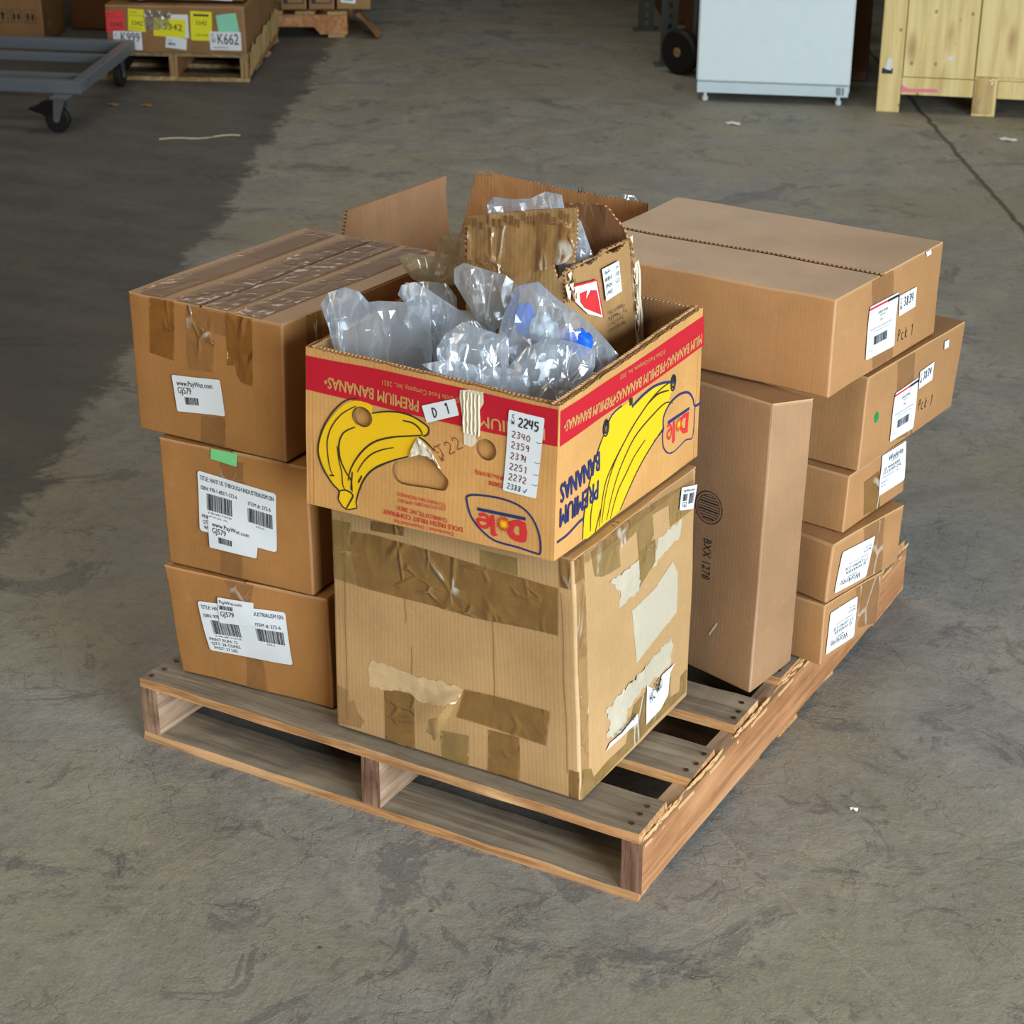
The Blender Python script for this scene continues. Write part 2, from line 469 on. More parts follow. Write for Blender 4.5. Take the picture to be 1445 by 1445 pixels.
class Ink:
    """flat print laid on a carton face (or on any mapping f(x, y, off))"""
    def __init__(s, f): s.f = f; s.b = Buf()
    def tri(s, V2, F, off, mi):
        s.b.add([s.f(x, y, off) for x, y in V2], F, mi, [(x, y) for x, y in V2])
    def poly(s, pts, off, mi, step=0.02, holes=()):
        V, T = fill(pts, step, holes); s.tri(V, T, off, mi)
    def line(s, pts, w, off, mi, taper=True, n=4):
        p = smooth_loop(pts, n, False) if n > 1 else pts
        V, F = stroke(p, w, taper); s.tri(V, F, off, mi)
    def text(s, t_, p0, p1, h, off, mi, fit=True, sx=1.0, italic=0.0, bold=0.0):
        V, F, W = glyphs(t_)
        d = Vector((p1[0] - p0[0], p1[1] - p0[1])); L = d.length; d = d / L; up = Vector((-d.y, d.x))
        k = L / W if fit else h * sx
        for dx, dy in (((0, 0), (bold, 0), (bold * .5, bold * .35), (bold * .5, -bold * .35)) if bold > .001 else ((0, 0), (bold, 0)) if bold else ((0, 0),)):
            s.tri([(p0[0] + d.x * (x * k + dx) + up.x * ((y - .5) * h + dy), p0[1] + d.y * (x * k + dx) + up.y * ((y - .5) * h + dy)) for x, y in V], F, off, mi)
    def hand(s, t_, p0, ang, h, w, off, mi, adv=0.85, fx=.7, jit=.06):
        d = Vector((math.cos(ang), math.sin(ang))); up = Vector((-d.y, d.x)); x = 0
        for ch in t_:
            dy = random.uniform(-jit, jit)
            for st in HW[ch]:
                p = [(p0[0] + d.x * (x + a * fx) * h + up.x * (b + dy) * h, p0[1] + d.y * (x + a * fx) * h + up.y * (b + dy) * h) for a, b in st]
                s.line(p, w, off, mi, False, 4 if len(p) > 2 else 1)
            x += adv if ch not in ' 1' else adv * .6
    def bars(s, x0, y0, x1, y1, off, mi, n=24, seed=1):
        rr = random.Random(seed); x = x0; V = []; F = []; u = (x1 - x0) / (n * 3.4)
        while x < x1:
            w = u * rr.choice((1, 1, 2, 3)); b = len(V)
            V += [(x, y0), (min(x + w, x1), y0), (min(x + w, x1), y1), (x, y1)]; F.append((b, b + 1, b + 2, b + 3))
            x += w + u * rr.choice((1, 1, 2))
        s.tri(V, F, off, mi)
    def out(s, name, mats, parent): return s.b.out(name, mats, parent)

def sticker(parent, ct, k, quad, items, paper=None, off=0.0026, name='sticker', label=None, rag=0.0):
    """paper label: quad = TL, TR, BR, BL in face metres; items in label coords a (right 0..1), b (down 0..1)"""
    TL, TR, BR, BL = [Vector(p) for p in quad]
    W = (TR - TL).length; H = (BL - TL).length
    def f(x, y, o):
        a = x / W; b = 1 - y / H
        p = TL * (1 - a) * (1 - b) + TR * a * (1 - b) + BR * a * b + BL * (1 - a) * b
        return ct.pt(k, p.x, p.y, o)
    ink = Ink(f); rr = min(W, H) * .05
    o = []
    for cx, cy, a0 in ((W - rr, H - rr, 0), (rr, H - rr, 90), (rr, rr, 180), (W - rr, rr, 270)):
        for j in range(4):
            a = math.radians(a0 + j * 30); o.append((cx + rr * math.cos(a), cy + rr * math.sin(a)))
    if rag: o = [(x + random.uniform(-rag, rag), y + random.uniform(-rag, rag)) for x, y in o]
    ink.poly(o, off, 0, 0.02)
    for it in items:
        t_ = it[0]
        if t_ == 't': _, s_, a0, b0, a1, h = it[:6]; ink.text(s_, (a0 * W, (1 - b0) * H), (a1 * W, (1 - b0) * H), h * H, off + .0005, it[6] if len(it) > 6 else 1, bold=h * H * .018)
        elif t_ == 'tr':  # rotated 180
            _, s_, a0, b0, a1, h = it[:6]; ink.text(s_, (a0 * W, (1 - b0) * H), (a1 * W, (1 - b0) * H), h * H, off + .0005, 1)
        elif t_ == 'bar': _, a0, b0, a1, b1 = it[:5]; ink.bars(a0 * W, (1 - b1) * H, a1 * W, (1 - b0) * H, off + .0005, 1, it[5] if len(it) > 5 else 22)
        elif t_ == 'vt':  # text running up the label
            _, s_, a0, b0, b1, h = it; ink.text(s_, (a0 * W, (1 - b0) * H), (a0 * W, (1 - b1) * H), h * W, off + .0005, 1)
        elif t_ == 'hw': _, s_, a, b, h, w_, mi = it[:7]; ink.hand(s_, (a * W, (1 - b) * H), it[7] if len(it) > 7 else 0, h * H, w_, off + .0006, mi, *(it[8:]))
        elif t_ == 'rect': _, a0, b0, a1, b1, mi = it; ink.poly([(a0 * W, (1 - b1) * H), (a1 * W, (1 - b1) * H), (a1 * W, (1 - b0) * H), (a0 * W, (1 - b0) * H)], off + .0005, mi, None)
        elif t_ == 'line': _, pts, w_, mi = it; ink.line([(a * W, (1 - b) * H) for a, b in pts], w_, off + .0006, mi)
    ob = ink.out(name, [paper or M['paper'], M['ink'], M['red_ink'], M['red_pen']], parent)
    if label: ob['label'] = label
    return ob
def tape(parent, ct, k, outline, mat, crumple=0.0008, off=0.0006, step=0.006, label=None, scale=34):
    V, T, UV = ct.patch(k, outline, off, step, crumple, (), scale)
    o = mk('tape_strip', V, T, mat, parent, None, UV, True)
    if label: o['label'] = label
    return o
ART = {
 'f_band': [(0.0008,0.248),(0.1543,0.2529),(0.3159,0.2555),(0.4556,0.2562),(0.4568,0.1969),(0.3104,0.1911),(0.1615,0.1916),(0.0005,0.1921)],
 'f_yel': [(0.1266,0.1898),(0.116,0.1931),(0.0948,0.1924),(0.0734,0.1818),(0.0519,0.1588),(0.0355,0.1337),(0.0263,0.1068),(0.0262,0.0879),(0.0371,0.0649),(0.0533,0.0429),(0.0667,0.0345),(0.063,0.0194),(0.0774,0.0063),(0.0982,0.0133),(0.099,0.0301),(0.1036,0.0487),(0.1161,0.0714),(0.1373,0.0939),(0.1618,0.1071),(0.1826,0.1172),(0.1978,0.1237),(0.2032,0.1411),(0.2133,0.1583),(0.227,0.1525),(0.2425,0.1403),(0.2304,0.1533),(0.2208,0.1599),(0.2323,0.1729),(0.2268,0.1798),(0.2131,0.1867),(0.196,0.1901),(0.1753,0.1902),(0.1511,0.1857),(0.1273,0.1782)],
 'f_s0': [(0.1019,0.1984),(0.0777,0.1894),(0.0555,0.1688),(0.0373,0.1418),(0.0271,0.1163),(0.0241,0.0906),(0.0334,0.0657),(0.0515,0.0441),(0.0641,0.034),(0.063,0.0194),(0.0774,0.0063),(0.099,0.0128)],
 'f_s1': [(0.0966,0.1841),(0.0698,0.1656),(0.05,0.1398),(0.0419,0.1132),(0.0437,0.0852),(0.0479,0.0672),(0.0533,0.0582)],
 'f_s2': [(0.0948,0.1491),(0.0733,0.1353),(0.0643,0.1147),(0.0668,0.0901),(0.0775,0.0702),(0.0883,0.0566),(0.09,0.0378)],
 'f_s3': [(0.0607,0.1108),(0.0643,0.0864),(0.0696,0.0685),(0.0717,0.0467),(0.0775,0.0368)],
 'f_s4': [(0.1266,0.1781),(0.1511,0.1863),(0.1788,0.191),(0.2028,0.1891),(0.2207,0.1827),(0.2309,0.1763),(0.2303,0.1657),(0.2208,0.1599)],
 'f_s5': [(0.2201,0.1619),(0.1962,0.1558),(0.1686,0.1486),(0.1372,0.1356),(0.116,0.1193),(0.099,0.0984),(0.0868,0.0753),(0.0822,0.0553)],
 'f_s6': [(0.1686,0.1311),(0.1477,0.1229),(0.1267,0.1105),(0.1107,0.093),(0.1001,0.0743)],
 'f_s7': [(0.1981,0.1231),(0.1757,0.1132),(0.1513,0.1001),(0.1285,0.0842),(0.1132,0.0651),(0.1036,0.0439),(0.0975,0.0234),(0.099,0.0128)],
 'f_s8': [(0.184,0.1789),(0.2029,0.1783),(0.2149,0.1716),(0.2208,0.1621)],
 'f_s9': [(0.2133,0.1583),(0.227,0.1525),(0.2425,0.1403)],
 'f_s10': [(0.0641,0.034),(0.0775,0.0384),(0.0911,0.0333),(0.0857,0.0209),(0.0774,0.0063)],
 'f_s11': [(0.0461,0.0573),(0.0552,0.0585)],
 'f_s12': [(0.109,0.0705),(0.1018,0.0563)],
 'f_s13': [(0.0875,0.0405),(0.0904,0.0729)],
 'f_tear': [(0.288,0.2512),(0.3044,0.256),(0.3289,0.2571),(0.3305,0.2399),(0.3214,0.2227),(0.3218,0.1983),(0.3156,0.1815),(0.319,0.1729),(0.3093,0.1608),(0.2953,0.163),(0.293,0.2041),(0.2872,0.2395)],
 'f_tear2': [(0.2133,0.1583),(0.2271,0.1479),(0.2408,0.1368),(0.2563,0.1136),(0.2443,0.1235),(0.2307,0.1299),(0.217,0.13),(0.1978,0.1224),(0.2032,0.1411)],
 'f_d1': [(0.2197,0.2108),(0.2793,0.2353),(0.2869,0.2096),(0.2288,0.1839)],
 'f_num': [(0.3745,0.2395),(0.4349,0.2387),(0.425,0.1019),(0.3662,0.1022)],
 'f_c1': [(0.1083,0.168),(0.1266,0.1707),(0.1083,0.1519)],
 'f_c2': [(0.334,0.1624),(0.3517,0.1642),(0.3344,0.1447)],
 'f_hole': [(0.166,0.097),(0.1729,0.1088),(0.1964,0.1202),(0.2238,0.1331),(0.2382,0.1244),(0.2547,0.1085),(0.2677,0.0972),(0.2672,0.086),(0.2602,0.0774),(0.2277,0.0756),(0.1828,0.0731),(0.1688,0.0833)],
 'f_logo': [(0.305,0.0786),(0.3323,0.0848),(0.3686,0.0868),(0.3981,0.0815),(0.4187,0.0665),(0.4312,0.0403),(0.4338,0.0098),(0.4231,0.0073),(0.3935,0.0101),(0.3537,0.0123),(0.3284,0.026),(0.3113,0.0447),(0.3042,0.0656)],
 'f_bar': [(0.322,0.0623),(0.4071,0.065),(0.4072,0.0592),(0.3221,0.0569)],
 'f_D': [(0.4073,0.0557),(0.4083,0.0224),(0.3866,0.0206),(0.3765,0.029),(0.3756,0.0418),(0.3858,0.0548)],
 'f_Dh': [(0.3975,0.0459),(0.3979,0.0308),(0.3897,0.0305),(0.3856,0.0366),(0.3886,0.0458)],
 'f_l': [(0.3455,0.0539),(0.3521,0.0554),(0.3548,0.0256),(0.3595,0.0234),(0.3509,0.0188),(0.3469,0.0218)],
 'f_e': [(0.3424,0.0428),(0.3251,0.0427),(0.3246,0.0348),(0.3313,0.0312),(0.3393,0.033),(0.3431,0.041),(0.3403,0.0501),(0.3329,0.0529),(0.3256,0.0493)],
 'f_sun': [(0.3689,0.0444),(0.3827,0.0451),(0.3692,0.0309)],
 'f_t1': [(0.2136,0.2077),(0.0376,0.2119)],
 'f_t2': [(0.2866,0.2333),(0.1457,0.2329)],
 'f_t3': [(0.4358,0.212),(0.3217,0.2075)],
 'f_t4': [(0.2959,0.0179),(0.1498,0.0185)],
 'f_t5': [(0.2791,0.0066),(0.1692,0.006)],
 'f_t6': [(0.2679,0.0278),(0.1761,0.0307)],
 'f_t7': [(0.2663,0.0474),(0.1777,0.0439)],
 'f_t8': [(0.2662,0.0545),(0.1759,0.0547)],
 'f_t9': [(0.3674,0.1088),(0.3411,0.1084)],
 'f_t10': [(0.3671,0.1214),(0.3166,0.1208)],
 'f_hw1': [(0.2469,0.1382),(0.2612,0.1288)],
 'f_hw2': [(0.2618,0.1415),(0.2973,0.1836)],
 'r_band': [(0.0037,0.2522),(0.2426,0.2485),(0.5082,0.2467),(0.5118,0.194),(0.2476,0.1924),(0.0064,0.1939)],
 'r_yel': [(0.0882,0.0028),(0.0911,0.0507),(0.1093,0.105),(0.132,0.1435),(0.1437,0.1592),(0.1743,0.1847),(0.2074,0.187),(0.2378,0.1874),(0.2424,0.1742),(0.2764,0.1792),(0.3184,0.1819),(0.3622,0.1758),(0.3963,0.1647),(0.3867,0.1491),(0.3801,0.1404),(0.3998,0.1277),(0.3827,0.1128),(0.3548,0.0981),(0.3203,0.0825),(0.2801,0.0588),(0.2478,0.0325),(0.2159,0.0053),(0.176,0.002),(0.1303,-0.0011)],
 'r_g0': [(0.3961,0.1664),(0.3698,0.1723),(0.3197,0.168),(0.2652,0.1495),(0.2258,0.1296),(0.188,0.0992),(0.165,0.0565),(0.1526,0.0059)],
 'r_g1': [(0.3784,0.1586),(0.3341,0.1665),(0.2921,0.1605)],
 'r_g2': [(0.3958,0.1307),(0.3654,0.1408),(0.3155,0.1355),(0.254,0.1196),(0.2157,0.0891),(0.1918,0.0533),(0.1691,0.0047)],
 'r_g3': [(0.2142,0.1229),(0.1877,0.1027),(0.1633,0.0777),(0.1526,0.0475),(0.143,0.0027)],
 'r_g4': [(0.2939,0.1014),(0.2571,0.0843),(0.2315,0.0627),(0.2062,0.041),(0.1825,0.003)],
 'r_g5': [(0.3622,0.0974),(0.3203,0.0825),(0.2801,0.0588),(0.2478,0.0325),(0.2159,0.0053)],
 'r_g6': [(0.0882,0.0028),(0.0911,0.0507),(0.1093,0.105),(0.132,0.1435),(0.156,0.168)],
 'r_g7': [(0.125,0.0684),(0.1141,0.0417),(0.1135,0.0073)],
 'r_g8': [(0.1472,0.0323),(0.1303,-0.0011)],
 'r_n0': [(0.156,0.168),(0.1743,0.1847),(0.2071,0.1897)],
 'r_n1': [(0.2422,0.1759),(0.2761,0.1827),(0.3182,0.1846),(0.362,0.1776),(0.3961,0.1664)],
 'r_n2': [(0.0074,0.0309),(0.0392,0.032),(0.073,0.039),(0.0887,0.0396)],
 'r_n3': [(0.3623,0.0956),(0.3604,0.1169),(0.3809,0.1322),(0.4175,0.1373),(0.4521,0.1305),(0.4728,0.1141),(0.4836,0.0967),(0.5095,0.0946)],
 'r_n4': [(0.4836,0.0967),(0.4832,0.0689),(0.4795,0.042),(0.4524,0.0458),(0.4115,0.0412),(0.3852,0.0461),(0.3653,0.0634),(0.3596,0.0862),(0.3623,0.0956)],
 'r_n5': [(0.3623,0.0956),(0.3271,0.0871)],
 'r_bar': [(0.3776,0.1049),(0.4616,0.1021),(0.4621,0.0968),(0.3781,0.0985)],
 'r_D': [(0.4608,0.0944),(0.4589,0.0577),(0.4396,0.0617),(0.4232,0.0767),(0.4254,0.0933),(0.4401,0.0964)],
 'r_Dh': [(0.4493,0.0871),(0.4479,0.0694),(0.4386,0.0725),(0.4332,0.082),(0.4386,0.0886)],
 'r_l': [(0.3975,0.0968),(0.4063,0.0973),(0.4082,0.0608),(0.4026,0.0568),(0.3971,0.0608)],
 'r_e': [(0.3939,0.0876),(0.3779,0.0851),(0.3771,0.0784),(0.3835,0.0724),(0.3907,0.0738),(0.3934,0.0843),(0.3888,0.0942),(0.3812,0.0967),(0.3755,0.0952)],
 'r_sun': [(0.4209,0.0844),(0.4338,0.0836),(0.4219,0.0736)],
 'r_h1': [(0.1539,0.1705),(0.1705,0.1678),(0.1553,0.1533)],
 'r_h2': [(0.3924,0.167),(0.4059,0.165),(0.3939,0.1501)],
 'r_h3': [(0.2319,0.1928),(0.2428,0.1924),(0.2425,0.1801),(0.2329,0.1808)],
 'r_t1': [(0.1803,0.2083),(0.017,0.2229)],
 'r_t2': [(0.3563,0.2073),(0.1814,0.2099)],
 'r_t3': [(0.5088,0.2086),(0.3599,0.2079)],
 'r_t4': [(0.3569,0.2322),(0.1974,0.2404)],
 'r_b1': [(0.1364,0.0716),(0.0152,0.0701)],
 'r_b2': [(0.137,0.1215),(0.0143,0.1117)],
 'cf_t1': [(0.0437,0.3815),(0.0942,0.3865),(0.1527,0.3871),(0.2879,0.3878),(0.449,0.3866),(0.445,0.3032),(0.3689,0.2968),(0.2844,0.2886),(0.167,0.2859),(0.0543,0.2815),(0.0466,0.3281)],
 'cf_t2': [(0.0023,0.3929),(0.0442,0.3955),(0.0427,0.3513),(0.0566,0.2821),(0.0017,0.2838)],
 'cf_t3': [(0.0859,0.4101),(0.1528,0.4155),(0.1522,0.3988),(0.0853,0.3922)],
 'cf_t4': [(0.3025,0.4159),(0.3752,0.4194),(0.3741,0.3881),(0.3015,0.3876)],
 'cf_t5': [(0.2625,0.1491),(0.3433,0.1548),(0.4268,0.1579),(0.4178,0.0911),(0.3537,0.091),(0.2778,0.0927),(0.2478,0.092)],
 'cf_curl': [(0.2625,0.1491),(0.2354,0.1094),(0.211,0.0914),(0.2058,0.0664),(0.2286,0.0597),(0.2434,0.0907)],
 'cf_t6': [(0.1029,0.0995),(0.13,0.1075),(0.1633,0.1089),(0.162,-0.0023),(0.102,-0.0042)],
 'cf_t7': [(0.2142,0.0561),(0.2691,0.0624),(0.2671,-0.0007),(0.2145,-0.0021)],
 'cf_t8': [(0.3052,0.0851),(0.3653,0.0883),(0.3623,-0.0039),(0.3024,-0.0002)],
 'cf_t9': [(0.0022,0.083),(0.0288,0.0778),(0.0267,0.0557),(0.0407,0.0641),(0.0469,0.0422),(0.061,0.0269),(0.0505,0.0108),(0.0046,0.0058)],
 'cf_t10': [(0.4583,0.058),(0.4788,0.0584),(0.4738,-0.0025),(0.4556,-0.0034)],
 'cf_scuff': [(0.0774,0.1492),(0.1181,0.1525),(0.1712,0.1491),(0.2194,0.1508),(0.2604,0.1497),(0.24,0.1192),(0.2178,0.1019),(0.1696,0.1002),(0.148,0.1128),(0.1029,0.1004),(0.0759,0.1001),(0.0697,0.1195)],
 'cr_t1': [(0.0511,0.4373),(0.1708,0.4444),(0.4036,0.4252),(0.4047,0.4109),(0.3988,0.3691),(0.3198,0.3705),(0.3131,0.4121),(0.2557,0.4168),(0.2612,0.3805),(0.2144,0.3225),(0.2002,0.4101),(0.1419,0.4054),(0.1458,0.3702),(0.0886,0.3772),(0.061,0.3893)],
 'cr_t1b': [(0.2136,0.3685),(0.266,0.3694),(0.2675,0.3274),(0.2148,0.3002)],
 'cr_lab': [(0.1905,0.2683),(0.2603,0.2747),(0.3331,0.2998),(0.3509,0.2711),(0.354,0.1954),(0.2825,0.1793),(0.2034,0.1657),(0.1982,0.218)],
 'cr_str': [(0.0951,0.1301),(0.1715,0.1402),(0.2458,0.1432),(0.3419,0.1547),(0.3416,0.1279),(0.3353,0.1013),(0.2184,0.1029),(0.1716,0.0919),(0.1624,0.0673),(0.1161,0.0615),(0.0939,0.0827),(0.1078,0.0997)],
 'cr_str2': [(0.1085,0.3595),(0.1625,0.354),(0.2139,0.3547),(0.2149,0.2946),(0.1411,0.2952),(0.1497,0.3233)],
 'cr_str3': [(0.2589,0.3172),(0.2751,0.3657),(0.366,0.3681),(0.3589,0.3361),(0.3036,0.3308)],
 'cr_t2': [(-0.0028,0.0031),(0.0091,0.0597),(0.0392,0.046),(0.0472,0.0247),(0.0926,0.0298),(0.1623,0.028),(0.1904,0.0874),(0.2377,0.0936),(0.3368,0.0758),(0.3343,0.0345),(0.3761,0.0271),(0.3791,0.0559),(0.4049,0.0589),(0.4035,0.014),(0.2497,0.0135),(0.1152,0.0081)],
 'cr_s1': [(0.0869,0.0543),(0.0998,0.0627),(0.1437,0.0596),(0.2029,0.0675),(0.2002,0.0507),(0.1437,0.0523),(0.0977,0.054)],
 'cr_s2': [(0.2374,0.106),(0.267,0.0844),(0.2822,0.0721),(0.2957,0.1002),(0.3475,0.0991),(0.328,0.0899),(0.3234,0.0473),(0.2939,0.0316),(0.2345,0.0301)],
 'cr_s3': [(0.3508,0.4302),(0.411,0.4141),(0.3994,0.3736),(0.346,0.3913)],
 'cr_t3': [(0.0064,0.4586),(0.0527,0.4388),(0.0506,0.385),(0.0046,0.3967)],
 'l1_a': [(0.0487,0.2504),(0.1019,0.2501),(0.0923,0.1402),(0.0394,0.1444)],
 'l1_b': [(0.128,0.2502),(0.1859,0.2501),(0.2096,0.2514),(0.2065,0.202),(0.1827,0.2036),(0.1742,0.1337),(0.1228,0.1302),(0.1208,0.1611)],
 'l1_c': [(0.2066,0.2493),(0.2616,0.2505),(0.2572,0.1254),(0.2334,0.128),(0.2249,0.1404),(0.222,0.1554),(0.2052,0.1522)],
 'l1_d': [(0.1433,0.0503),(0.1957,0.0558),(0.192,-0.0012),(0.1374,-0.0007)],
 'l1_lab': [(0.0854,0.1144),(0.1896,0.1236),(0.1963,0.0597),(0.092,0.0493)],
 'l1_t1': [(0.0051,0.005),(0.0023,0.0878),(0.0111,0.4539),(0.0472,0.4603),(0.0427,0.1454),(0.0446,0.0073)],
 'l1_t2': [(0.0987,0.0078),(0.1246,0.4156),(0.18,0.3444),(0.1753,0.1645),(0.2038,0.014)],
 'l1_t3': [(0.2334,0.0056),(0.2585,0.2434),(0.2958,0.1954),(0.3246,0.0106)],
 'l1_seam': [(0.158,0.0123),(0.1569,0.1403),(0.1422,0.393)],
 'l2_gr': [(0.1109,0.2418),(0.1637,0.2406),(0.1615,0.2165),(0.1092,0.2214)],
 'l2_lab': [(0.0788,0.1945),(0.2378,0.1816),(0.2321,0.0708),(0.0751,0.0797)],
 'l2_lab2': [(0.0952,0.1109),(0.197,0.0996),(0.1922,0.0525),(0.0939,0.0517)],
 'l2_t': [(0.1285,0.2273),(0.1743,0.2249),(0.1581,0.0021),(0.1104,0.0051)],
 'l3_lab': [(0.0627,0.1607),(0.2418,0.1752),(0.2483,0.0733),(0.0713,0.0593)],
 'l3_lab2': [(0.1066,0.1775),(0.1802,0.1815),(0.1773,0.1336),(0.1037,0.1263)],
 'l3_t': [(0.1223,0.22),(0.1819,0.2176),(0.1715,0.1756),(0.1866,-0.0001),(0.1432,0.0016),(0.1452,0.0889)],
 't_c': [(0.3288,0.3175),(0.3604,0.3234),(0.331,0.2885)],
 't_tx': [(0.3308,0.2569),(0.3312,0.1808)],
 't_cut': [(0.3484,0.0779),(0.3641,0.1061)],
 'r1_l': [(0.1317,0.1268),(0.2445,0.1245),(0.2448,0.0265),(0.1298,0.0298)],
 'r1_s': [(0.2492,0.1158),(0.317,0.1165),(0.3203,0.0785),(0.2558,0.0765)],
 'r1_w': [(0.3448,0.1796),(0.3656,0.178),(0.3672,0.1648),(0.348,0.1642)],
 'r1_t': [(0.1341,0.1769),(0.216,0.1764),(0.2474,0.0019),(0.1661,0.004)],
 'r1_p': [(0.2588,0.0392),(0.3088,0.0351)],
 'r1_seam': [(0.0141,0.1689),(0.3625,0.1687),(0.529,0.1773)],
 'r2_l': [(0.1158,0.1158),(0.2106,0.1179),(0.217,0.0143),(0.116,0.0191)],
 'r2_s': [(0.2134,0.1277),(0.2712,0.1317),(0.2747,0.0946),(0.2184,0.0922)],
 'r2_w': [(0.302,0.1638),(0.3215,0.1623),(0.3244,0.1465),(0.3063,0.1471)],
 'r2_t': [(0.108,0.1772),(0.18,0.1768),(0.2205,0.0024),(0.1519,0.0113)],
 'r2_g': [(0.0513,0.0886),(0.0625,0.089),(0.0544,0.077)],
 'r2_p': [(0.2276,0.0561),(0.2721,0.0505)],
 'r3_l': [(0.1296,0.1101),(0.2305,0.1103),(0.2239,0.0281),(0.124,0.0289)],
 'r3_t': [(0.066,0.0767),(0.1241,0.0807),(0.1356,0.001),(0.0748,0.0071)],
 'r4_l': [(0.032,0.0958),(0.1373,0.091),(0.1222,0.0122),(0.0212,0.0148)],
 'r4_t': [(0.0965,0.1213),(0.1678,0.1227),(0.1792,0.0027),(0.1246,0.0085)],
 'r5_l': [(0.0181,0.099),(0.1126,0.0995),(0.1185,0.0112),(0.014,0.0163)],
 'r5_t': [(0.1058,0.1189),(0.1952,0.1149),(0.209,-0.0),(0.1336,0.0221)],
}

# ------------------------------------------------------------------ materials
M = {}
M['paper'] = plain('paper_label', lin(226, 230, 232), 0.45, 0, 0.4)
M['paper_yellow'] = plain('yellow_paper', lin(232, 226, 40), 0.6)
M['paper_red'] = plain('red_paper', lin(222, 66, 66), 0.6)
M['paper_mint'] = plain('mint_paper', lin(140, 214, 180), 0.6)
M['green_tape'] = plain('green_masking_tape', lin(120, 205, 135), 0.6)
M['green_dot'] = plain('green_sticker', lin(20, 140, 70), 0.5)
M['ink'] = plain('black_ink', lin(42, 44, 48), 0.6)
M['red_ink'] = plain('red_ink', lin(206, 48, 50), 0.6)
M['red_pen'] = plain('dark_red_pen', lin(120, 36, 44), 0.6)
M['navy'] = plain('navy_print', lin(40, 50, 98), 0.6)
M['green_black'] = plain('dark_outline_print', lin(44, 50, 34), 0.6)
M['yellow_print'] = plain('yellow_print', lin(238, 190, 22), 0.6)
M['crimson_print'] = plain('crimson_print', lin(190, 24, 42), 0.6)
M['tan_print'] = plain('tan_lettering', lin(205, 150, 90), 0.6)
M['orange_sun'] = plain('orange_print', lin(240, 140, 30), 0.6)
CB = dict(
    left=lin(164, 114, 62), crate=lin(186, 148, 100), tall=lin(154, 118, 84), right=lin(164, 120, 76),
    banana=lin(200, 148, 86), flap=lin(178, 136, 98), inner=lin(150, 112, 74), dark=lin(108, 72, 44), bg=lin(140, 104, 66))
for k, c in CB.items(): M['cb_' + k] = cardboard('cardboard_' + k, c, {'crate': 1.6, 'tall': 0.8, 'banana': 1.6, 'flap': 2.0, 'inner': 2.0}.get(k, 0.7))
M['cb_crush'] = cardboard('crushed_cardboard', lin(150, 118, 74), 3.0, 'X', 1.5)
M['cb_edge'] = plain('cut_cardboard_edge', lin(190, 150, 104), 0.8)
M['cb_sheen'] = cardboard('sheen_cardboard_top', lin(196, 166, 136), 0.8, 'Y', 1.6, 0.42, 0.5)  # coloured paler than the carton sides, sheen on the top painted in
M['torn'] = cardboard('torn_paper_layer', lin(214, 200, 176), 3.0, 'X', 0.6)
M['pale'] = cardboard('peeled_cardboard', lin(204, 172, 128), 1.0, 'Y', 1.0)
M['white_scar'] = cardboard('label_scar', lin(192, 180, 156), 1.0, 'Y', 0.6)
M['tape'] = tape_mat('brown_parcel_tape', lin(142, 104, 50), 0.66, 0.16, 0.55)
M['tape_olive'] = tape_mat('olive_parcel_tape', lin(158, 128, 72), 0.62, 0.2, 0.4)
M['tape_clear'] = tape_mat('clear_parcel_tape', lin(160, 116, 66), 0.30, 0.10)
M['tape_fade'] = tape_mat('faded_paper_tape', lin(150, 106, 64), 0.40, 0.40, 0.12)
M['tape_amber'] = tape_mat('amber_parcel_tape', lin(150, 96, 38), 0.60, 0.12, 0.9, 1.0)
M['tape_top'] = tape_mat('dull_brown_tape', lin(132, 90, 50), 0.62, 0.45, 0.10, .25)
M['film'] = film_mat('clear_polythene', (0.93, 0.95, 0.97), (0.80, 0.87, 0.94), 0.19)
M['film_grey'] = film_mat('grey_polythene', (0.80, 0.80, 0.80), (0.62, 0.62, 0.60), 0.26)
M['film_amber'] = film_mat('yellowed_polythene', (0.93, 0.88, 0.76), (0.74, 0.66, 0.50), 0.24)
M['blue_foam'] = plain('blue_net', lin(18, 92, 205), 0.5)
M['white_foam'] = plain('white_net', lin(214, 226, 230), 0.6)
M['deck'] = wood('weathered_deck_wood', lin(140, 129, 113), lin(112, 102, 88), lin(162, 148, 128), 'X', 26, .4)
M['deck_edge'] = wood('raw_board_edge', lin(204, 152, 100), lin(150, 104, 66), lin(228, 184, 132), 'X')
M['stringer'] = wood('stringer_wood', lin(168, 140, 114), lin(132, 104, 80), lin(190, 162, 136), 'Y', 22, .3)
M['stringer_side'] = wood('stringer_side_wood', lin(176, 122, 80), lin(146, 98, 62), lin(196, 146, 102), 'Y', 20, .3)
M['stringer_end'] = wood('stringer_end_grain', lin(150, 114, 92), lin(92, 60, 46), lin(184, 152, 124), 'Z', 30, 0.8)
M['splinter'] = plain('fresh_splinter_wood', lin(206, 164, 112), 0.8)
M['nail'] = plain('rusty_nail', lin(92, 66, 50), 0.45, 0.8)

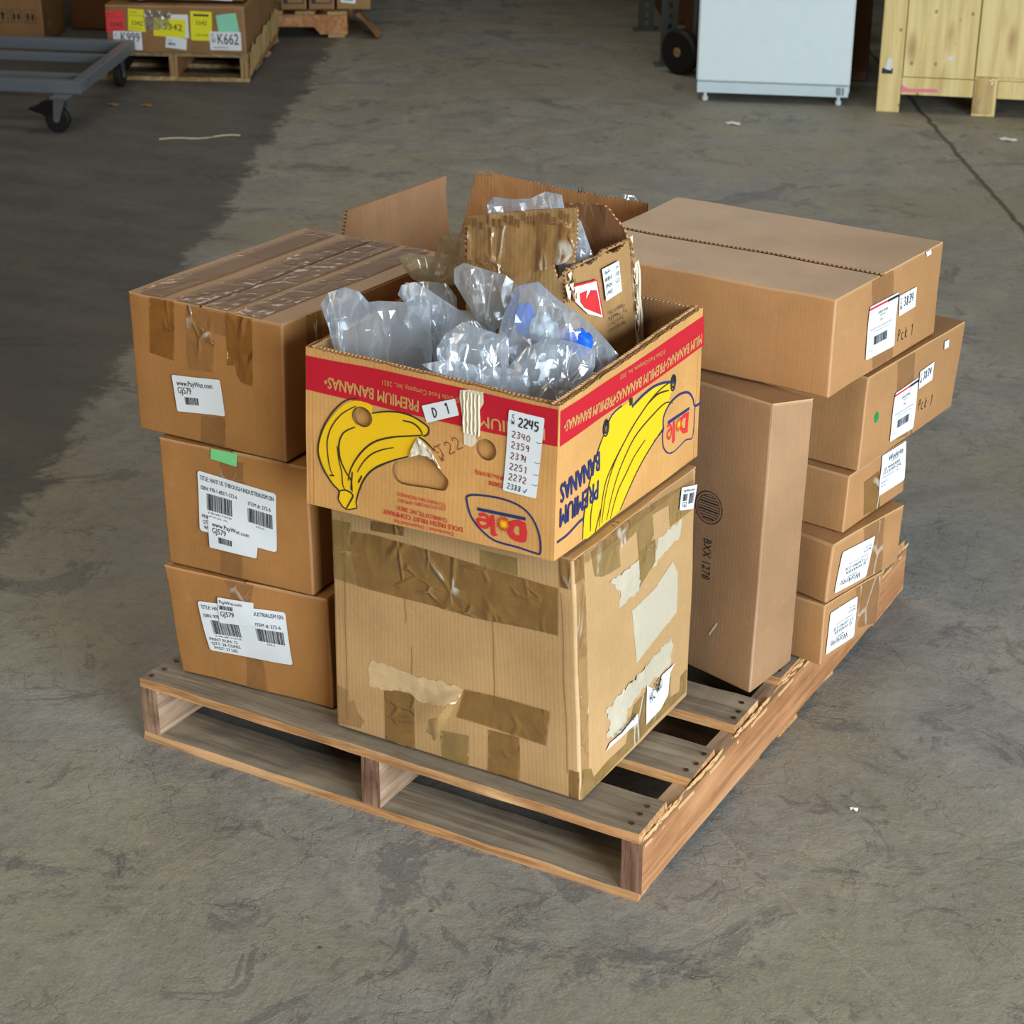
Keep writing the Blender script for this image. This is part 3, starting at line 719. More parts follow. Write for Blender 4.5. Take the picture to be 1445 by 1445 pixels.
# ------------------------------------------------------------------ floor
def make_floor():
    t = NT('worn_concrete')
    g = t.node('ShaderNodeNewGeometry'); pos = g.outputs['Position']
    sp = t.node('ShaderNodeSeparateXYZ'); t.l.new(pos, sp.inputs[0]); X, Y = sp.outputs[0], sp.outputs[1]
    n_big = t.noise(pos, 1.1, 6, 0.62, 0.4); n_mid = t.noise(pos, 4.5, 8, 0.68, 0.9)
    n_fine = t.noise(pos, 34, 6, 0.7); n_grit = t.noise(pos, 170, 3, 0.7)
    col = t.ramp(n_mid, [(0.30, lin(116, 116, 115)), (0.45, lin(134, 133, 130)), (0.6, lin(147, 145, 139)), (0.75, lin(162, 158, 147))])
    col = t.mix(t.math('MULTIPLY', t.rampf(n_big, 0.40, 0.62), 0.6), col, lin(142, 136, 112))
    # dark blotchy stains with ragged rims
    st = t.noise(pos, 2.3, 9, 0.72, 1.6)
    dk = t.rampf(st, 0.565, 0.60)
    col = t.mix(t.math('MULTIPLY', dk, 0.48), col, lin(84, 84, 90))
    st2 = t.noise(pos, 7.5, 7, 0.70, 1.4)
    col = t.mix(t.math('MULTIPLY', t.rampf(st2, 0.60, 0.64), 0.45), col, lin(86, 76, 80))
    pal = t.noise(pos, 5.2, 8, 0.75, 0.8)
    pv = t.node('ShaderNodeMapping'); pv.inputs['Location'].default_value = (5, 3, 1); t.l.new(pos, pv.inputs[0])
    pal = t.noise(pv.outputs[0], 4.2, 8, 0.75, 0.8)
    col = t.mix(t.math('MULTIPLY', t.rampf(pal, 0.60, 0.68), 0.55), col, lin(160, 152, 134))
    col = t.mix(t.math('MULTIPLY', t.rampf(n_fine, 0.45, 0.8), 0.55), col, lin(96, 94, 90))
    col = t.mix(t.math('MULTIPLY', t.rampf(n_grit, 0.52, 0.75), 0.5), col, lin(178, 174, 162))
    # hairline crazing
    wp = t.node('ShaderNodeVectorMath', operation='MULTIPLY_ADD')
    nz = t.node('ShaderNodeTexNoise'); t.l.new(pos, nz.inputs[0]); nz.inputs['Scale'].default_value = 6; nz.inputs['Detail'].default_value = 6
    t.l.new(nz.outputs['Color'], wp.inputs[0]); wp.inputs[1].default_value = (0.35, 0.35, 0.35); t.l.new(pos, wp.inputs[2])
    cr = t.voro(wp.outputs[0], 4.5, 'DISTANCE_TO_EDGE'); cr2 = t.voro(wp.outputs[0], 13, 'DISTANCE_TO_EDGE')
    gate = t.rampf(t.noise(pos, 3.1, 3), 0.44, 0.58)
    c1 = t.math('MULTIPLY', t.rampf(cr, 0.012, 0.002), gate); c2 = t.math('MULTIPLY', t.rampf(cr2, 0.03, 0.004), gate)
    crack = t.math('MAXIMUM', t.math('MULTIPLY', c1, 0.28), t.math('MULTIPLY', c2, 0.14))
    col = t.mix(crack, col, lin(66, 62, 58))
    chip = t.voro(pos, 11, 'F1', 1.0); chipm = t.math('MULTIPLY', t.rampf(chip, .075, .05), t.rampf(t.noise(pos, 2.1, 2), .52, .60))
    col = t.mix(t.math('MULTIPLY', chipm, .7), col, lin(62, 60, 62))
    # saw-cut joint far right, faint ground-in line near the front, both in the slab
    def line(px, py, dx, dy, w, wob):
        L = math.hypot(dx, dy); nx, ny = -dy / L, dx / L
        d = t.math('ADD', t.math('MULTIPLY', X, nx), t.math('MULTIPLY', Y, ny))
        d = t.math('SUBTRACT', d, px * nx + py * ny)
        d = t.math('ADD', d, t.math('MULTIPLY', t.math('SUBTRACT', n_mid, 0.5), wob))
        return d, t.rampf(t.math('ABSOLUTE', d), w, w * 0.4)
    _, j1 = line(-0.579, 6.003, 1.033, -1.829, 0.014, 0.05)
    col = t.mix(t.math('MULTIPLY', j1, 0.85), col, lin(58, 55, 50))
    _, j2 = line(1.046, 0.249, 0.391, -0.265, 0.006, 0.02)
    col = t.mix(t.math('MULTIPLY', t.math('MULTIPLY', j2, t.rampf(n_fine, 0.42, 0.6)), 0.45), col, lin(168, 160, 146))
    # edge of the old dark floor coating, on the left; ragged where it has worn off
    d, _ = line(-1.42, 1.68, -0.459, 0.888, 0.01, 0.10)
    d = t.math('ADD', d, t.math('MULTIPLY', t.math('SUBTRACT', n_fine, 0.5), 0.10))
    d = t.math('ADD', d, t.math('MULTIPLY', t.math('SUBTRACT', st, 0.5), 0.35))
    coat = t.rampf(d, -0.03, 0.03)
    streaky = t.node('ShaderNodeMapping'); streaky.inputs['Scale'].default_value = (1, 3.2, 1); streaky.inputs['Rotation'].default_value = (0, 0, 0.48); t.l.new(pos, streaky.inputs[0])
    sn = t.noise(streaky.outputs[0], 1.6, 6, 0.6)
    coat_c = t.mix(t.rampf(sn, 0.35, 0.7), lin(66, 66, 68), lin(84, 84, 82))
    coat_c = t.mix(t.math('MULTIPLY', t.rampf(n_fine, 0.5, 0.8), 0.4), coat_c, lin(60, 60, 60))
    col = t.mix(t.math('MULTIPLY', coat, 0.82), col, coat_c)
    h = t.math('ADD', t.math('MULTIPLY', n_mid, 1.2), t.math('MULTIPLY', n_fine, 0.7))
    h = t.math('SUBTRACT', h, t.math('MULTIPLY', crack, 0.5))
    nb = t.bump(t.math('ADD', h, t.math('MULTIPLY', n_grit, 0.12)), 0.55, 0.006)
    ro = t.math('ADD', 0.50, t.math('MULTIPLY', n_mid, 0.3))
    ro = t.math('SUBTRACT', ro, t.math('MULTIPLY', coat, 0.06))
    t.fin(col, ro, nb, 0.35)
    b = Buf(); b.box((-14, -7, -0.15), (24, 0, 0), (0, 24, 0), (0, 0, 0.15))
    return tag(b.out('floor', t.m), kind='structure')
make_floor()
def make_wall():
    t = NT('far_wall_steel')
    ob = t.coord('Object'); n = t.noise(ob, 3, 5)
    t.fin(t.mix(n, lin(92, 90, 84), lin(70, 68, 64)), 0.7, t.bump(n, 0.2, 0.01))
    b = Buf(); b.box((-14, 14.0, 0), (24, 0, 0), (0, 0.2, 0), (0, 0, 6))
    for i in range(60): b.box((-14 + i * 0.4, 13.96, 0), (0.12, 0, 0), (0, 0.04, 0), (0, 0, 6))
    tag(b.out('wall_back', t.m), kind='structure')
    b = Buf(); b.box((-14.2, -7, 0), (0.2, 0, 0), (0, 21, 0), (0, 0, 6))
    tag(b.out('wall_left', t.m), kind='structure')
make_wall()

# ------------------------------------------------------------------ pallets
def plank(parent, name, o, a, b, c, mats, mi, seg=14, wob=0.002, jag=0.0, seed=0, notch=None):
    """board with worn wobbly arrises; a = length vector, b = width, c = thickness"""
    o, a, b, c = map(Vector, (o, a, b, c)); rr = random.Random(seed); V = []; F = []; MI = []
    an = a.normalized(); bn = b.normalized(); cn = c.normalized()
    for i in range(seg + 1):
        t = i / seg; base = o + a * t
        ch = 0.0025
        q = [(0, ch, 0), (0, 0, 0), (1, 0, 0), (1, ch, 0)]
        sec = [(0, 0), (1, 0), (1, 1), (0, 1)]
        for u, v in sec:
            w1 = wob * noise.noise(Vector((t * a.length * 9, u * 5 + seed, v * 3))); w2 = wob * .6 * noise.noise(Vector((t * a.length * 16, u * 7 + 3, v * 5 + seed)))
            e = 0.0
            if jag and i in (0, seg): e = rr.uniform(-jag, jag)
            V.append(base + b * u + c * v + bn * w1 + cn * (w2 if v else 0) + an * e)
    for i in range(seg):
        k = i * 4
        for j, m in ((0, mi[0]), (1, mi[3]), (2, mi[1]), (3, mi[2])):
            F.append((k + j, k + 4 + j, k + 4 + (j + 1) % 4, k + (j + 1) % 4)); MI.append(m)
    F.append((0, 1, 2, 3)); MI.append(mi[4]); k = seg * 4; F.append((k + 3, k + 2, k + 1, k)); MI.append(mi[5])
    # make normals outward
    me_flip = (a.cross(b)).dot(c) < 0
    if not me_flip: F = [tuple(reversed(f)) for f in F]
    uv = [((v - o).dot(an), (v - o).dot(bn)) for v in V]
    return mk(name, V, F, mats, parent, MI, uv)

WD = [None] * 4
def build_pallet(root, O, ax, ay, W, L, H, tops, bots, strs, mats, ts=0.018, sw=0.038, jag=0.004, nails=True):
    """tops/bots: list of (y0, y1); strs: x offsets; mats: deck, edge, stringer, stringer side, end"""
    O = Vector(O); ax = Vector(ax).normalized(); ay = Vector(ay).normalized(); z = Vector((0, 0, 1))
    for i, (y0, y1) in enumerate(bots):
        plank(root, 'bottom_board', O + ay * y0, ax * W, ay * (y1 - y0), z * ts, mats, (0, 0, 1, 1, 1, 1), 18, 0.003, jag, i + 3)
    for i, x in enumerate(strs):
        plank(root, 'stringer', O + ax * x + z * ts, ay * L, ax * sw, z * (H - 2 * ts), mats, (2, 2, 2, 3, 4, 4) if i == len(strs) - 1 else (2, 2, 2, 2, 4, 4), 26, 0.002, 0.001, i + 40)
    for i, (y0, y1) in enumerate(tops):
        plank(root, 'deck_board', O + ay * y0 + z * (H - ts), ax * W, ay * (y1 - y0), z * ts, mats, (0, 0, 1, 1, 1, 1), 22, 0.003, jag, i + 11)

pal = thing('pallet', 'weathered wooden pallet carrying all the stacked cartons, splintered right stringer', 'pallet', (0.5, 0.6, 0))
pm = [M['deck'], M['deck_edge'], M['stringer'], M['stringer_side'], M['stringer_end']]
TOPS = [(0.0, 0.107), (0.19, 0.297), (0.387, 0.49), (0.582, 0.685), (0.778, 0.88), (0.97, 1.07), (1.16, 1.266)]
build_pallet(pal, (0, 0, 0), (1, 0, 0), (0, 1, 0), 1.012, 1.262, 0.13, TOPS,
             [(0.0, 0.10), (0.40, 0.507), (0.59, 0.68), (0.785, 0.87), (1.10, 1.25)], [0.0, 0.482, 0.982], pm, jag=0.006)
# fresh slivers torn up along the right stringer and board ends, nail heads
def splinters():
    b = Buf(); rr = random.Random(5)
    for y0, y1, n in ((0.0, 0.11, 26), (0.17, 0.30, 16), (0.37, 0.50, 22), (0.58, 0.70, 16), (0.95, 1.26, 20)):
        for i in range(n):
            y = y0 + (y1 - y0) * (i + rr.random()) / n; L = rr.uniform(0.02, 0.05); h = rr.uniform(0.000, 0.006); w = rr.uniform(0.0015, 0.0035)
            x = 1.013 + rr.uniform(-0.002, 0.003); z = 0.1135
            b.add([(x, y, z - .006), (x + w, y, z - .006), (x + w, y + L * .8, z), (x + w * .4, y + L, z + h), (x - .002, y + L * .3, z + h * .4)],
                  [(0, 1, 2), (0, 2, 3), (0, 3, 4), (4, 3, 2), (4, 2, 1), (4, 1, 0)])
    tag(b.out('splinters', M['splinter'], pal), kind='stuff')
    b = Buf(); V = []; n = 120   # raw, light arris where the board ends broke away
    for i in range(n + 1):
        y = .004 + 1.25 * i / n; k = .5 + .5 * noise.noise(Vector((y * 14, 3, 1))); q = noise.noise(Vector((y * 60, 8, 1))) * .002
        V += [(1.012 - .004 * k + q, y, .1126), (1.0206, y, .1115 - .003 * k + q), (1.0208, y, .107 - .006 * k + q)]
    b.add(V, [(3 * i + j, 3 * i + 1 + j, 3 * i + 4 + j, 3 * i + 3 + j) for i in range(n) for j in (0, 1) if noise.noise(Vector((i * .17, 2, 5))) > -.02]); b.out('raw_arris', M['splinter'], pal)
splinters()
nb = Buf(); nb.lathe((0, 0, 0), (0, 0, 1), [(0, .0045), (.0012, .0045), (.0016, .003)], 10)
n0 = None
for y0, y1 in TOPS:
    for x in (0.018, 0.995):
        for dy in (.022, (y1 - y0) * .5, y1 - y0 - .022):
            px = x + random.uniform(-.008, .008); py = y0 + dy + random.uniform(-.008, .008)
            if n0 is None:
                n0 = nb.out('nail', M['nail'], None); q = n0
            else: q = n0.copy(); COL.objects.link(q)
            q.parent = pal; q.location = Vector((px, py, .1305)) - pal.location

# ------------------------------------------------------------------ closed cartons
def closed(name, label, corners, mat, split='x', pos=None, gap=0.003, topmat=None, seed=0.0, r=0.004, warp=0.0016, bulge=0.003, group=None, step=0.03):
    corners = [Vector(c) + Vector((0, 0, -.0016 if i % 2 else .0042)) for i, c in enumerate(corners)]
    ct = Carton(corners, r, warp, bulge, seed)
    lo = sum((ct.c[i] for i in (0, 2, 4, 6)), Vector()) / 4
    root = thing(name, label, 'carton', lo, group)
    b = Buf()
    for k in 'FRBLD': ct.face(b, k, None, 0, step)
    q, W, H, n = ct.fr['T']; ct.face(b, 'T', (r * 1.2, r * 1.2, W - r * 1.2, H - r * 1.2), -0.0045, 0.08, 1)  # cap under the flaps coloured dark, painting the shade inside the seam
    b.out('carton_body', [mat, M['cb_dark']], root, True)
    if pos is None: pos = (W if split == 'x' else H) / 2
    rects = [(0, 0, pos - gap / 2, H), (pos + gap / 2, 0, W, H)] if split == 'x' else [(0, 0, W, pos - gap / 2), (0, pos + gap / 2, W, H)]
    for i, rc in enumerate(rects):
        b = Buf(); e = .0012
        rc = (rc[0] + (e if rc[0] == 0 else 0), rc[1] + (e if rc[1] == 0 else 0), rc[2] - (e if rc[2] == W else 0), rc[3] - (e if rc[3] == H else 0))
        nx = max(3, int((rc[2] - rc[0]) / step)); ny = max(3, int((rc[3] - rc[1]) / step)); xs = [rc[0] + (rc[2] - rc[0]) * a / nx for a in range(nx + 1)]; ys = [rc[1] + (rc[3] - rc[1]) * a / ny for a in range(ny + 1)]
        up = .0008 + .0012 * i
        def tp(x, y, o): return ct.pt('T', x, y, o + up, False)
        b.add([tp(x, y, 0) for y in ys for x in xs], [(j * (nx + 1) + a, j * (nx + 1) + a + 1, (j + 1) * (nx + 1) + a + 1, (j + 1) * (nx + 1) + a) for j in range(ny) for a in range(nx)], 0, [(x, y) for y in ys for x in xs])
        ring = [(x, ys[0]) for x in xs] + [(xs[-1], y) for y in ys[1:]] + [(x, ys[-1]) for x in reversed(xs[:-1])] + [(xs[0], y) for y in reversed(ys[1:-1])]
        L = []
        for a_ in range(len(ring)):
            p_, q_ = ring[a_], ring[(a_ + 1) % len(ring)]; k_ = max(1, int(math.dist(p_, q_) / .004))
            L += [(p_[0] + (q_[0] - p_[0]) * t_ / k_, p_[1] + (q_[1] - p_[1]) * t_ / k_) for t_ in range(k_)]
        ring = L; m = len(ring); b.add([tp(*p, 0) for p in ring] + [tp(*p, -.0032) for p in ring], [(q, q + m, (q + 1) % m + m, (q + 1) % m) for q in range(m)], [2 if q % 2 and abs((ring[q][0] if split == 'x' else ring[q][1]) - pos) < gap else 1 for q in range(m)], ring * 2)
        b.out('flap', [topmat or mat, M['cb_edge'], M['cb_dark']], root, False)
    return root, ct
def q8(*c): return c
CORN = {
 'crate': [(0.411, 0.032, 0.130), (0.408, 0.044, 0.578), (0.416, 0.432, 0.130), (0.420, 0.450, 0.578), (0.892, 0.030, 0.130), (0.881, 0.008, 0.578), (0.897, 0.431, 0.130), (0.892, 0.436, 0.578)],
 'banana': [(0.416, -0.033, 0.578), (0.413, -0.013, 0.845), (0.433, 0.453, 0.578), (0.406, 0.508, 0.845), (0.863, -0.022, 0.578), (0.879, -0.042, 0.845), (0.879, 0.464, 0.578), (0.871, 0.478, 0.845)],
 'L3': [(0.057, 0.053, 0.130), (0.042, 0.041, 0.351), (0.021, 0.496, 0.130), (0.011, 0.496, 0.351), (0.374, 0.075, 0.130), (0.374, 0.075, 0.351), (0.337, 0.523, 0.130), (0.337, 0.523, 0.351)],
 'L2': [(0.050, 0.049, 0.351), (0.047, 0.047, 0.596), (0.023, 0.497, 0.351), (0.023, 0.497, 0.596), (0.349, 0.065, 0.351), (0.349, 0.065, 0.596), (0.324, 0.514, 0.351), (0.324, 0.514, 0.596)],
 'L1': [(0.001, 0.054, 0.596), (-0.012, 0.067, 0.845), (0.014, 0.547, 0.596), (0.024, 0.535, 0.845), (0.312, 0.056, 0.596), (0.319, 0.054, 0.845), (0.338, 0.534, 0.596), (0.355, 0.522, 0.845)],
 'tall': [(0.552, 0.624, 0.130), (0.552, 0.644, 0.673), (0.582, 0.735, 0.130), (0.582, 0.735, 0.673), (0.990, 0.494, 0.130), (0.980, 0.542, 0.673), (1.008, 0.646, 0.130), (1.032, 0.599, 0.673)],
 'R5': [(0.617, 0.745, 0.130), (0.617, 0.745, 0.253), (0.654, 0.943, 0.130), (0.654, 0.943, 0.253), (1.061, 0.655, 0.130), (1.058, 0.664, 0.253), (1.092, 0.867, 0.130), (1.101, 0.858, 0.253)],
 'R4': [(0.624, 0.768, 0.253), (0.624, 0.768, 0.378), (0.678, 1.000, 0.253), (0.678, 1.000, 0.378), (1.060, 0.666, 0.253), (1.065, 0.667, 0.378), (1.115, 0.898, 0.253), (1.118, 0.899, 0.378)],
 'R3': [(0.619, 0.777, 0.378), (0.619, 0.777, 0.491), (0.651, 1.003, 0.378), (0.651, 1.003, 0.491), (1.065, 0.709, 0.378), (1.064, 0.721, 0.491), (1.097, 0.948, 0.378), (1.096, 0.934, 0.491)],
 'R2': [(0.630, 0.797, 0.491), (0.630, 0.797, 0.674), (0.679, 1.187, 0.491), (0.679, 1.187, 0.674), (1.074, 0.738, 0.491), (1.078, 0.745, 0.674), (1.120, 1.133, 0.491), (1.131, 1.129, 0.674)],
 'R1': [(0.513, 0.653, 0.674), (0.527, 0.641, 0.852), (0.553, 1.074, 0.674), (0.547, 1.065, 0.852), (1.056, 0.600, 0.674), (1.053, 0.611, 0.852), (1.105, 1.023, 0.674), (1.102, 1.030, 0.852)]}
cart_name = 'cardboard_carton'
# left stack
rt, ct = closed(cart_name, 'bottom carton of the left stack, leaning front, large shipping label under a smaller torn one', CORN['L3'], M['cb_left'], seed=1.0, bulge=0.007, warp=0.003)
tape(rt, ct, 'F', ART['l3_t'], M['tape_fade'], .0006)
BIG = [('t', 'TITLE: HAITI US THROUGH INDUSTRIALISM ISN', .03, .10, .97, .075), ('t', 'ISBN: 978-1-68271-272-6', .04, .26, .50, .065), ('bar', .11, .34, .43, .62, 26),
       ('t', '9 781682 712726', .12, .66, .42, .03), ('t', 'ITEM #: 272-6', .64, .30, .93, .065), ('bar', .63, .38, .95, .62, 24), ('t', '272-6', .73, .66, .83, .03),
       ('t', 'PRINT RUN: 12', .04, .74, .36, .06), ('t', 'QTY: 28 COPIES', .05, .83, .38, .06), ('t', 'WGT: 37 LBS.', .06, .92, .34, .06)]
sticker(rt, ct, 'F', ART['l3_lab'], BIG)
sticker(rt, ct, 'F', ART['l3_lab2'], [('t', 'PayWut.com', .05, .16, .68, .13), ('bar', .04, .30, .42, .46, 22), ('t', 'GJ579', .06, .62, .44, .20)], off=0.0040)
rt, ct = closed(cart_name, 'middle carton of the left stack with a green tape scrap and two overlapping white labels', CORN['L2'], M['cb_left'], seed=2.0, bulge=0.004, warp=0.002)
tape(rt, ct, 'F', ART['l2_t'], M['tape_fade'], .0005)
sticker(rt, ct, 'F', ART['l2_gr'], [], M['green_tape'], label='green tape scrap')
sticker(rt, ct, 'F', ART['l2_lab'], BIG)
SM = [('t', 'www.PayWut.com', .08, .20, .82, .15), ('t', 'GJ579', .08, .40, .36, .18), ('bar', .20, .58, .48, .78, 20)]
sticker(rt, ct, 'F', ART['l2_lab2'], SM, off=0.0040)
b = Buf()
for i in range(5):
    z = .36 + i * .012; b.add([(0.372, .095 + i * .004, z), (0.352, .09, z + .004), (0.353, .10, z + .022)], [(0, 1, 2), (2, 1, 0)])
rt, ct = closed(cart_name, 'top carton of the left stack, brown tape strips hanging over its front edge', CORN['L1'], M['cb_left'], topmat=cardboard('sheen_carton_top', lin(170, 134, 94), .6, 'Y', 1.4, 0.48, 0.5), split='x', pos=0.160, gap=0.006, seed=3.0)  # top toned paler and greyer than the sides to paint in its sheen
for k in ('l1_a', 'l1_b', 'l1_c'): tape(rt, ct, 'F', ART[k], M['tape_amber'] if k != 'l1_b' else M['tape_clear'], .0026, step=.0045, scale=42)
tape(rt, ct, 'F', ART['l1_d'], M['tape_fade'], .0004)
tape(rt, ct, 'T', [(.02, .002), (.075, .002), (.08, .46), (.025, .46)], M['tape_top'], .0012, .0042)
tape(rt, ct, 'T', [(.105, .002), (.158, .002), (.160, .46), (.110, .46)], M['tape_top'], .0014, .0045)
tape(rt, ct, 'T', [(.166, .002), (.215, .002), (.222, .465), (.168, .465)], M['tape_top'], .0014, .0045)
tape(rt, ct, 'T', [(.232, .002), (.285, .002), (.292, .46), (.240, .46)], M['tape_top'], .0012, .0042)
sticker(rt, ct, 'F', ART['l1_lab'], SM)
tape(rt, ct, 'R', [(.06, .17), (.10, .17), (.10, .249), (.06, .249)], M['tape'], .001)
# centre crate and neighbours
rt, ct = closed('shipping_carton', 'large taped tan carton directly under the printed banana box', CORN['crate'], M['cb_crate'], seed=4.0, bulge=0.004, warp=0.0022, r=0.006)
A_ = ART
for k, m, cw in (('cf_t2', 'tape_olive', .0012), ('cf_t3', 'tape', .0005), ('cf_t4', 'tape_olive', .001), ('cf_t6', 'tape', .0006), ('cf_t7', 'tape_olive', .0003), ('cf_t8', 'tape', .0005), ('cf_t9', 'tape_clear', .0025), ('cf_t10', 'tape', .0005)):
    tape(rt, ct, 'F', A_[k], M[m], cw)
def scar(parent, ct, face, o, mat, off=.0005, rag=.0025, label=None, cr=.0008):
    o2 = []
    for i, p in enumerate(o):
        n = o[(i + 1) % len(o)]; d = math.dist(p, n); k = max(1, int(d / .006))
        for j in range(k): o2.append((p[0] + (n[0] - p[0]) * j / k + random.uniform(-rag, rag), p[1] + (n[1] - p[1]) * j / k + random.uniform(-rag, rag)))
    try: V, T, UV = ct.patch(face, o2, off, .008, cr, (), 60)
    except Exception: V, T, UV = ct.patch(face, o, off, .008, cr, (), 60)
    o = mk('peeled_patch', V, T, mat, parent, None, UV, True)
    if label: o['label'] = label
scar(rt, ct, 'F', A_['cf_scuff'], M['pale'], label='pale peeled cardboard patch', cr=.0016)
tape(rt, ct, 'F', A_['cf_t1'], M['tape'], .0014, .0011, .005, scale=26)
tape(rt, ct, 'F', A_['cf_t5'], M['tape'], .004, .002, .0045, label='loose curling tape strip', scale=22)
# the lifted end of that strip
V, T = fill(A_['cf_curl'], .005); VV = []
cx = max(p[0] for p in A_['cf_curl'])
for x, y in V:
    d = max(0, cx - x); VV.append(ct.pt('F', x, y, .004 + .040 * math.sin(min(1, d / .045) * math.pi * .75) + .003 * noise.noise(Vector((x * 120, y * 60, 0)))))
o = mk('tape_curl', VV, T, M['tape_olive'], rt, None, V, True)
ink = Ink(lambda x, y, o: ct.pt('F', x, y, o))
for x0_, y0_, y1_, dx_ in ((.024, .02, .40, .002), (.455, .05, .38, -.002), (.318, .13, .30, .004), (.150, .24, .30, -.002), (.158, .10, .20, .003)):
    ink.line([(x0_ + dx_ * k / 4 + .0012 * (k % 2), y0_ + (y1_ - y0_) * k / 4) for k in range(5)], .0018, .0006, 0)
ink.out('fold_line', [plain('crease_brown', lin(158, 120, 72), .7)], rt)
scar(rt, ct, 'R', A_['cr_str'], M['white_scar'], rag=.004, cr=.003, label='shredded white paper layer')
scar(rt, ct, 'R', A_['cr_str2'], M['white_scar'], rag=.003, cr=.002)
scar(rt, ct, 'R', A_['cr_str3'], M['white_scar'], rag=.003, cr=.002)
scar(rt, ct, 'R', A_['cr_lab'], M['white_scar'], rag=.001, cr=.0003, label='pale scar of a removed label')
tape(rt, ct, 'R', A_['cr_t1'], M['tape_olive'], .0022, .0012, .006)
tape(rt, ct, 'R', A_['cr_t1b'], M['tape_olive'], .001, .0012)
tape(rt, ct, 'R', A_['cr_t2'], M['tape_olive'], .0022, .0012, .006)
tape(rt, ct, 'R', [(.002, .40), (.03, .40), (.03, .447), (.002, .447)], M['tape'], .002)
tape(rt, ct, 'R', [(.004, .03), (.030, .03), (.034, .25), (.030, .40), (.004, .40)], M['tape_clear'], .002, .0008, .006, label='clear tape along the near corner')
tape(rt, ct, 'R', [(.03, .425), (.398, .425), (.398, .447), (.03, .447)], M['tape_clear'], .003, .0030, .006)
tape(rt, ct, 'F', [(.452, .39), (.472, .39), (.472, .446), (.452, .446)], M['tape'], .002)
tape(rt, ct, 'T', [(.01, .18), (.47, .18), (.47, .25), (.01, .25)], M['tape'], .001)
tape(rt, ct, 'T', [(.42, .01), (.468, .01), (.468, .42), (.42, .42)], M['tape_clear'], .002)
def rough_paper(key, items, off=.003):
    o_ = A_[key]
    V, T, UV = ct.patch('R', o_, off, .01, .001)
    p = mk('paper_scrap', V, T, M['paper'], rt, None, UV)
    ink = Ink(lambda x, y, o: ct.pt('R', x, y, o))
    for it in items: ink.text(*it, off + .0022, 0)
    if items: ink.out('print', [M['ink']], p)
rough_paper('cr_s1', [('RHCYS 3.A OTHER', (A_['cr_s1'][0][0] + .03, A_['cr_s1'][0][1] + .012), (A_['cr_s1'][3][0] - .012, A_['cr_s1'][3][1] + .002), .011)])
rough_paper('cr_s2', [('HIC', (A_['cr_s2'][8][0] + .012, A_['cr_s2'][8][1] + .045), (A_['cr_s2'][8][0] + .03, A_['cr_s2'][8][1] + .05), .022), ('RED', (A_['cr_s2'][8][0] + .036, A_['cr_s2'][8][1] + .055), (A_['cr_s2'][8][0] + .058, A_['cr_s2'][8][1] + .06), .022)])
sticker(rt, ct, 'R', A_['cr_s3'], [('t', 'PayWut.com', .15, .16, .85, .13), ('bar', .12, .30, .45, .60, 10), ('bar', .55, .30, .92, .75, 12), ('t', 'GJ2', .15, .75, .45, .2)], off=.0045)
CR_ = rt
# tall carton
rt, ct = closed('tall_carton', 'tall narrow carton on end with a round stamp and small black lettering', CORN['tall'], M['cb_tall'], seed=5.0)
ink = Ink(lambda x, y, o: ct.pt('F', x, y, o)); c0 = A_['t_c'][0]
for r0, w_ in ((.030, .0016), (.0245, .0010)):
    ink.line(circ(c0, r0, r0, 40) + circ(c0, r0, r0, 40)[:1], w_, .0008, 0, False, 1)
for i in range(9):
    y = -.02 + i * .005; hw = math.sqrt(max(0, .0235 ** 2 - y * y)) * .92
    if hw > .004: ink.line([(c0[0] - hw, c0[1] + y), (c0[0] + hw, c0[1] + y)], .0016 if i % 3 else .003, .0008, 0, False, 1)
t0, t1 = A_['t_tx']; ink.text('BXX 1278', t0, t1, .017, .0008, 0)
ink.out('print', [M['ink']], rt)
k0, k1 = A_['t_cut']; V, F = stroke([k0, ((k0[0] + k1[0]) / 2, (k0[1] + k1[1]) / 2), k1], .004); mk('knife_slit', [ct.pt('F', x, y, .0008) for x, y in V], F, M['torn'], rt)
# right stack
LAB = [('rect', 0, .035, .62, .075, 2), ('rect', .62, .035, 1, .085, 1), ('t', 'OFFICE WORK', .32, .20, .66, .05), ('t', 'desk item', .40, .26, .58, .03), ('t', 'Qty 1', .42, .35, .54, .035),
       ('t', 'Assembly of the carton contents may be needed', .10, .47, .86, .025), ('t', 'keep label on outside of the carton', .22, .53, .78, .02), ('bar', .24, .62, .72, .78, 26), ('t', 'made in', .08, .86, .22, .02)]
def wr(flip):
    L_ = [('t', 'Workrite', .25, .17, .85, .15), ('t', 'ergonomics', .38, .27, .66, .04), ('t', 'SE WARRIER', .12, .40, .75, .075), ('t', 'ST.LRPRF-23E', .10, .50, .80, .075), ('t', 'assembled by parts made', .10, .60, .72, .03), ('t', 'BLACK', .06, .72, .30, .05), ('t', 'Qty: one', .06, .80, .26, .04)]
    return [('t' if not flip else 'tr', s[1], s[2] if not flip else 1 - s[2], s[3] if not flip else 1 - s[3], s[4] if not flip else 1 - s[4], s[5]) for s in L_]
G_ = None
rt, ct = closed(cart_name, 'bottom carton of the right stack, white label printed upside down, edge over the pallet', CORN['R5'], M['cb_right'], seed=6.0, r=.003)
tape(rt, ct, 'R', ART['r5_t'], M['tape_fade'], .0006)
sticker(rt, ct, 'R', ART['r5_l'], wr(True))
rt, ct = closed(cart_name, 'second carton from the bottom of the right stack, upside-down white label and crushed top edge', CORN['R4'], M['cb_right'], seed=7.0, r=.005, warp=.003)
tape(rt, ct, 'R', ART['r4_t'], M['tape_fade'], .0015)
sticker(rt, ct, 'R', ART['r4_l'], wr(True))
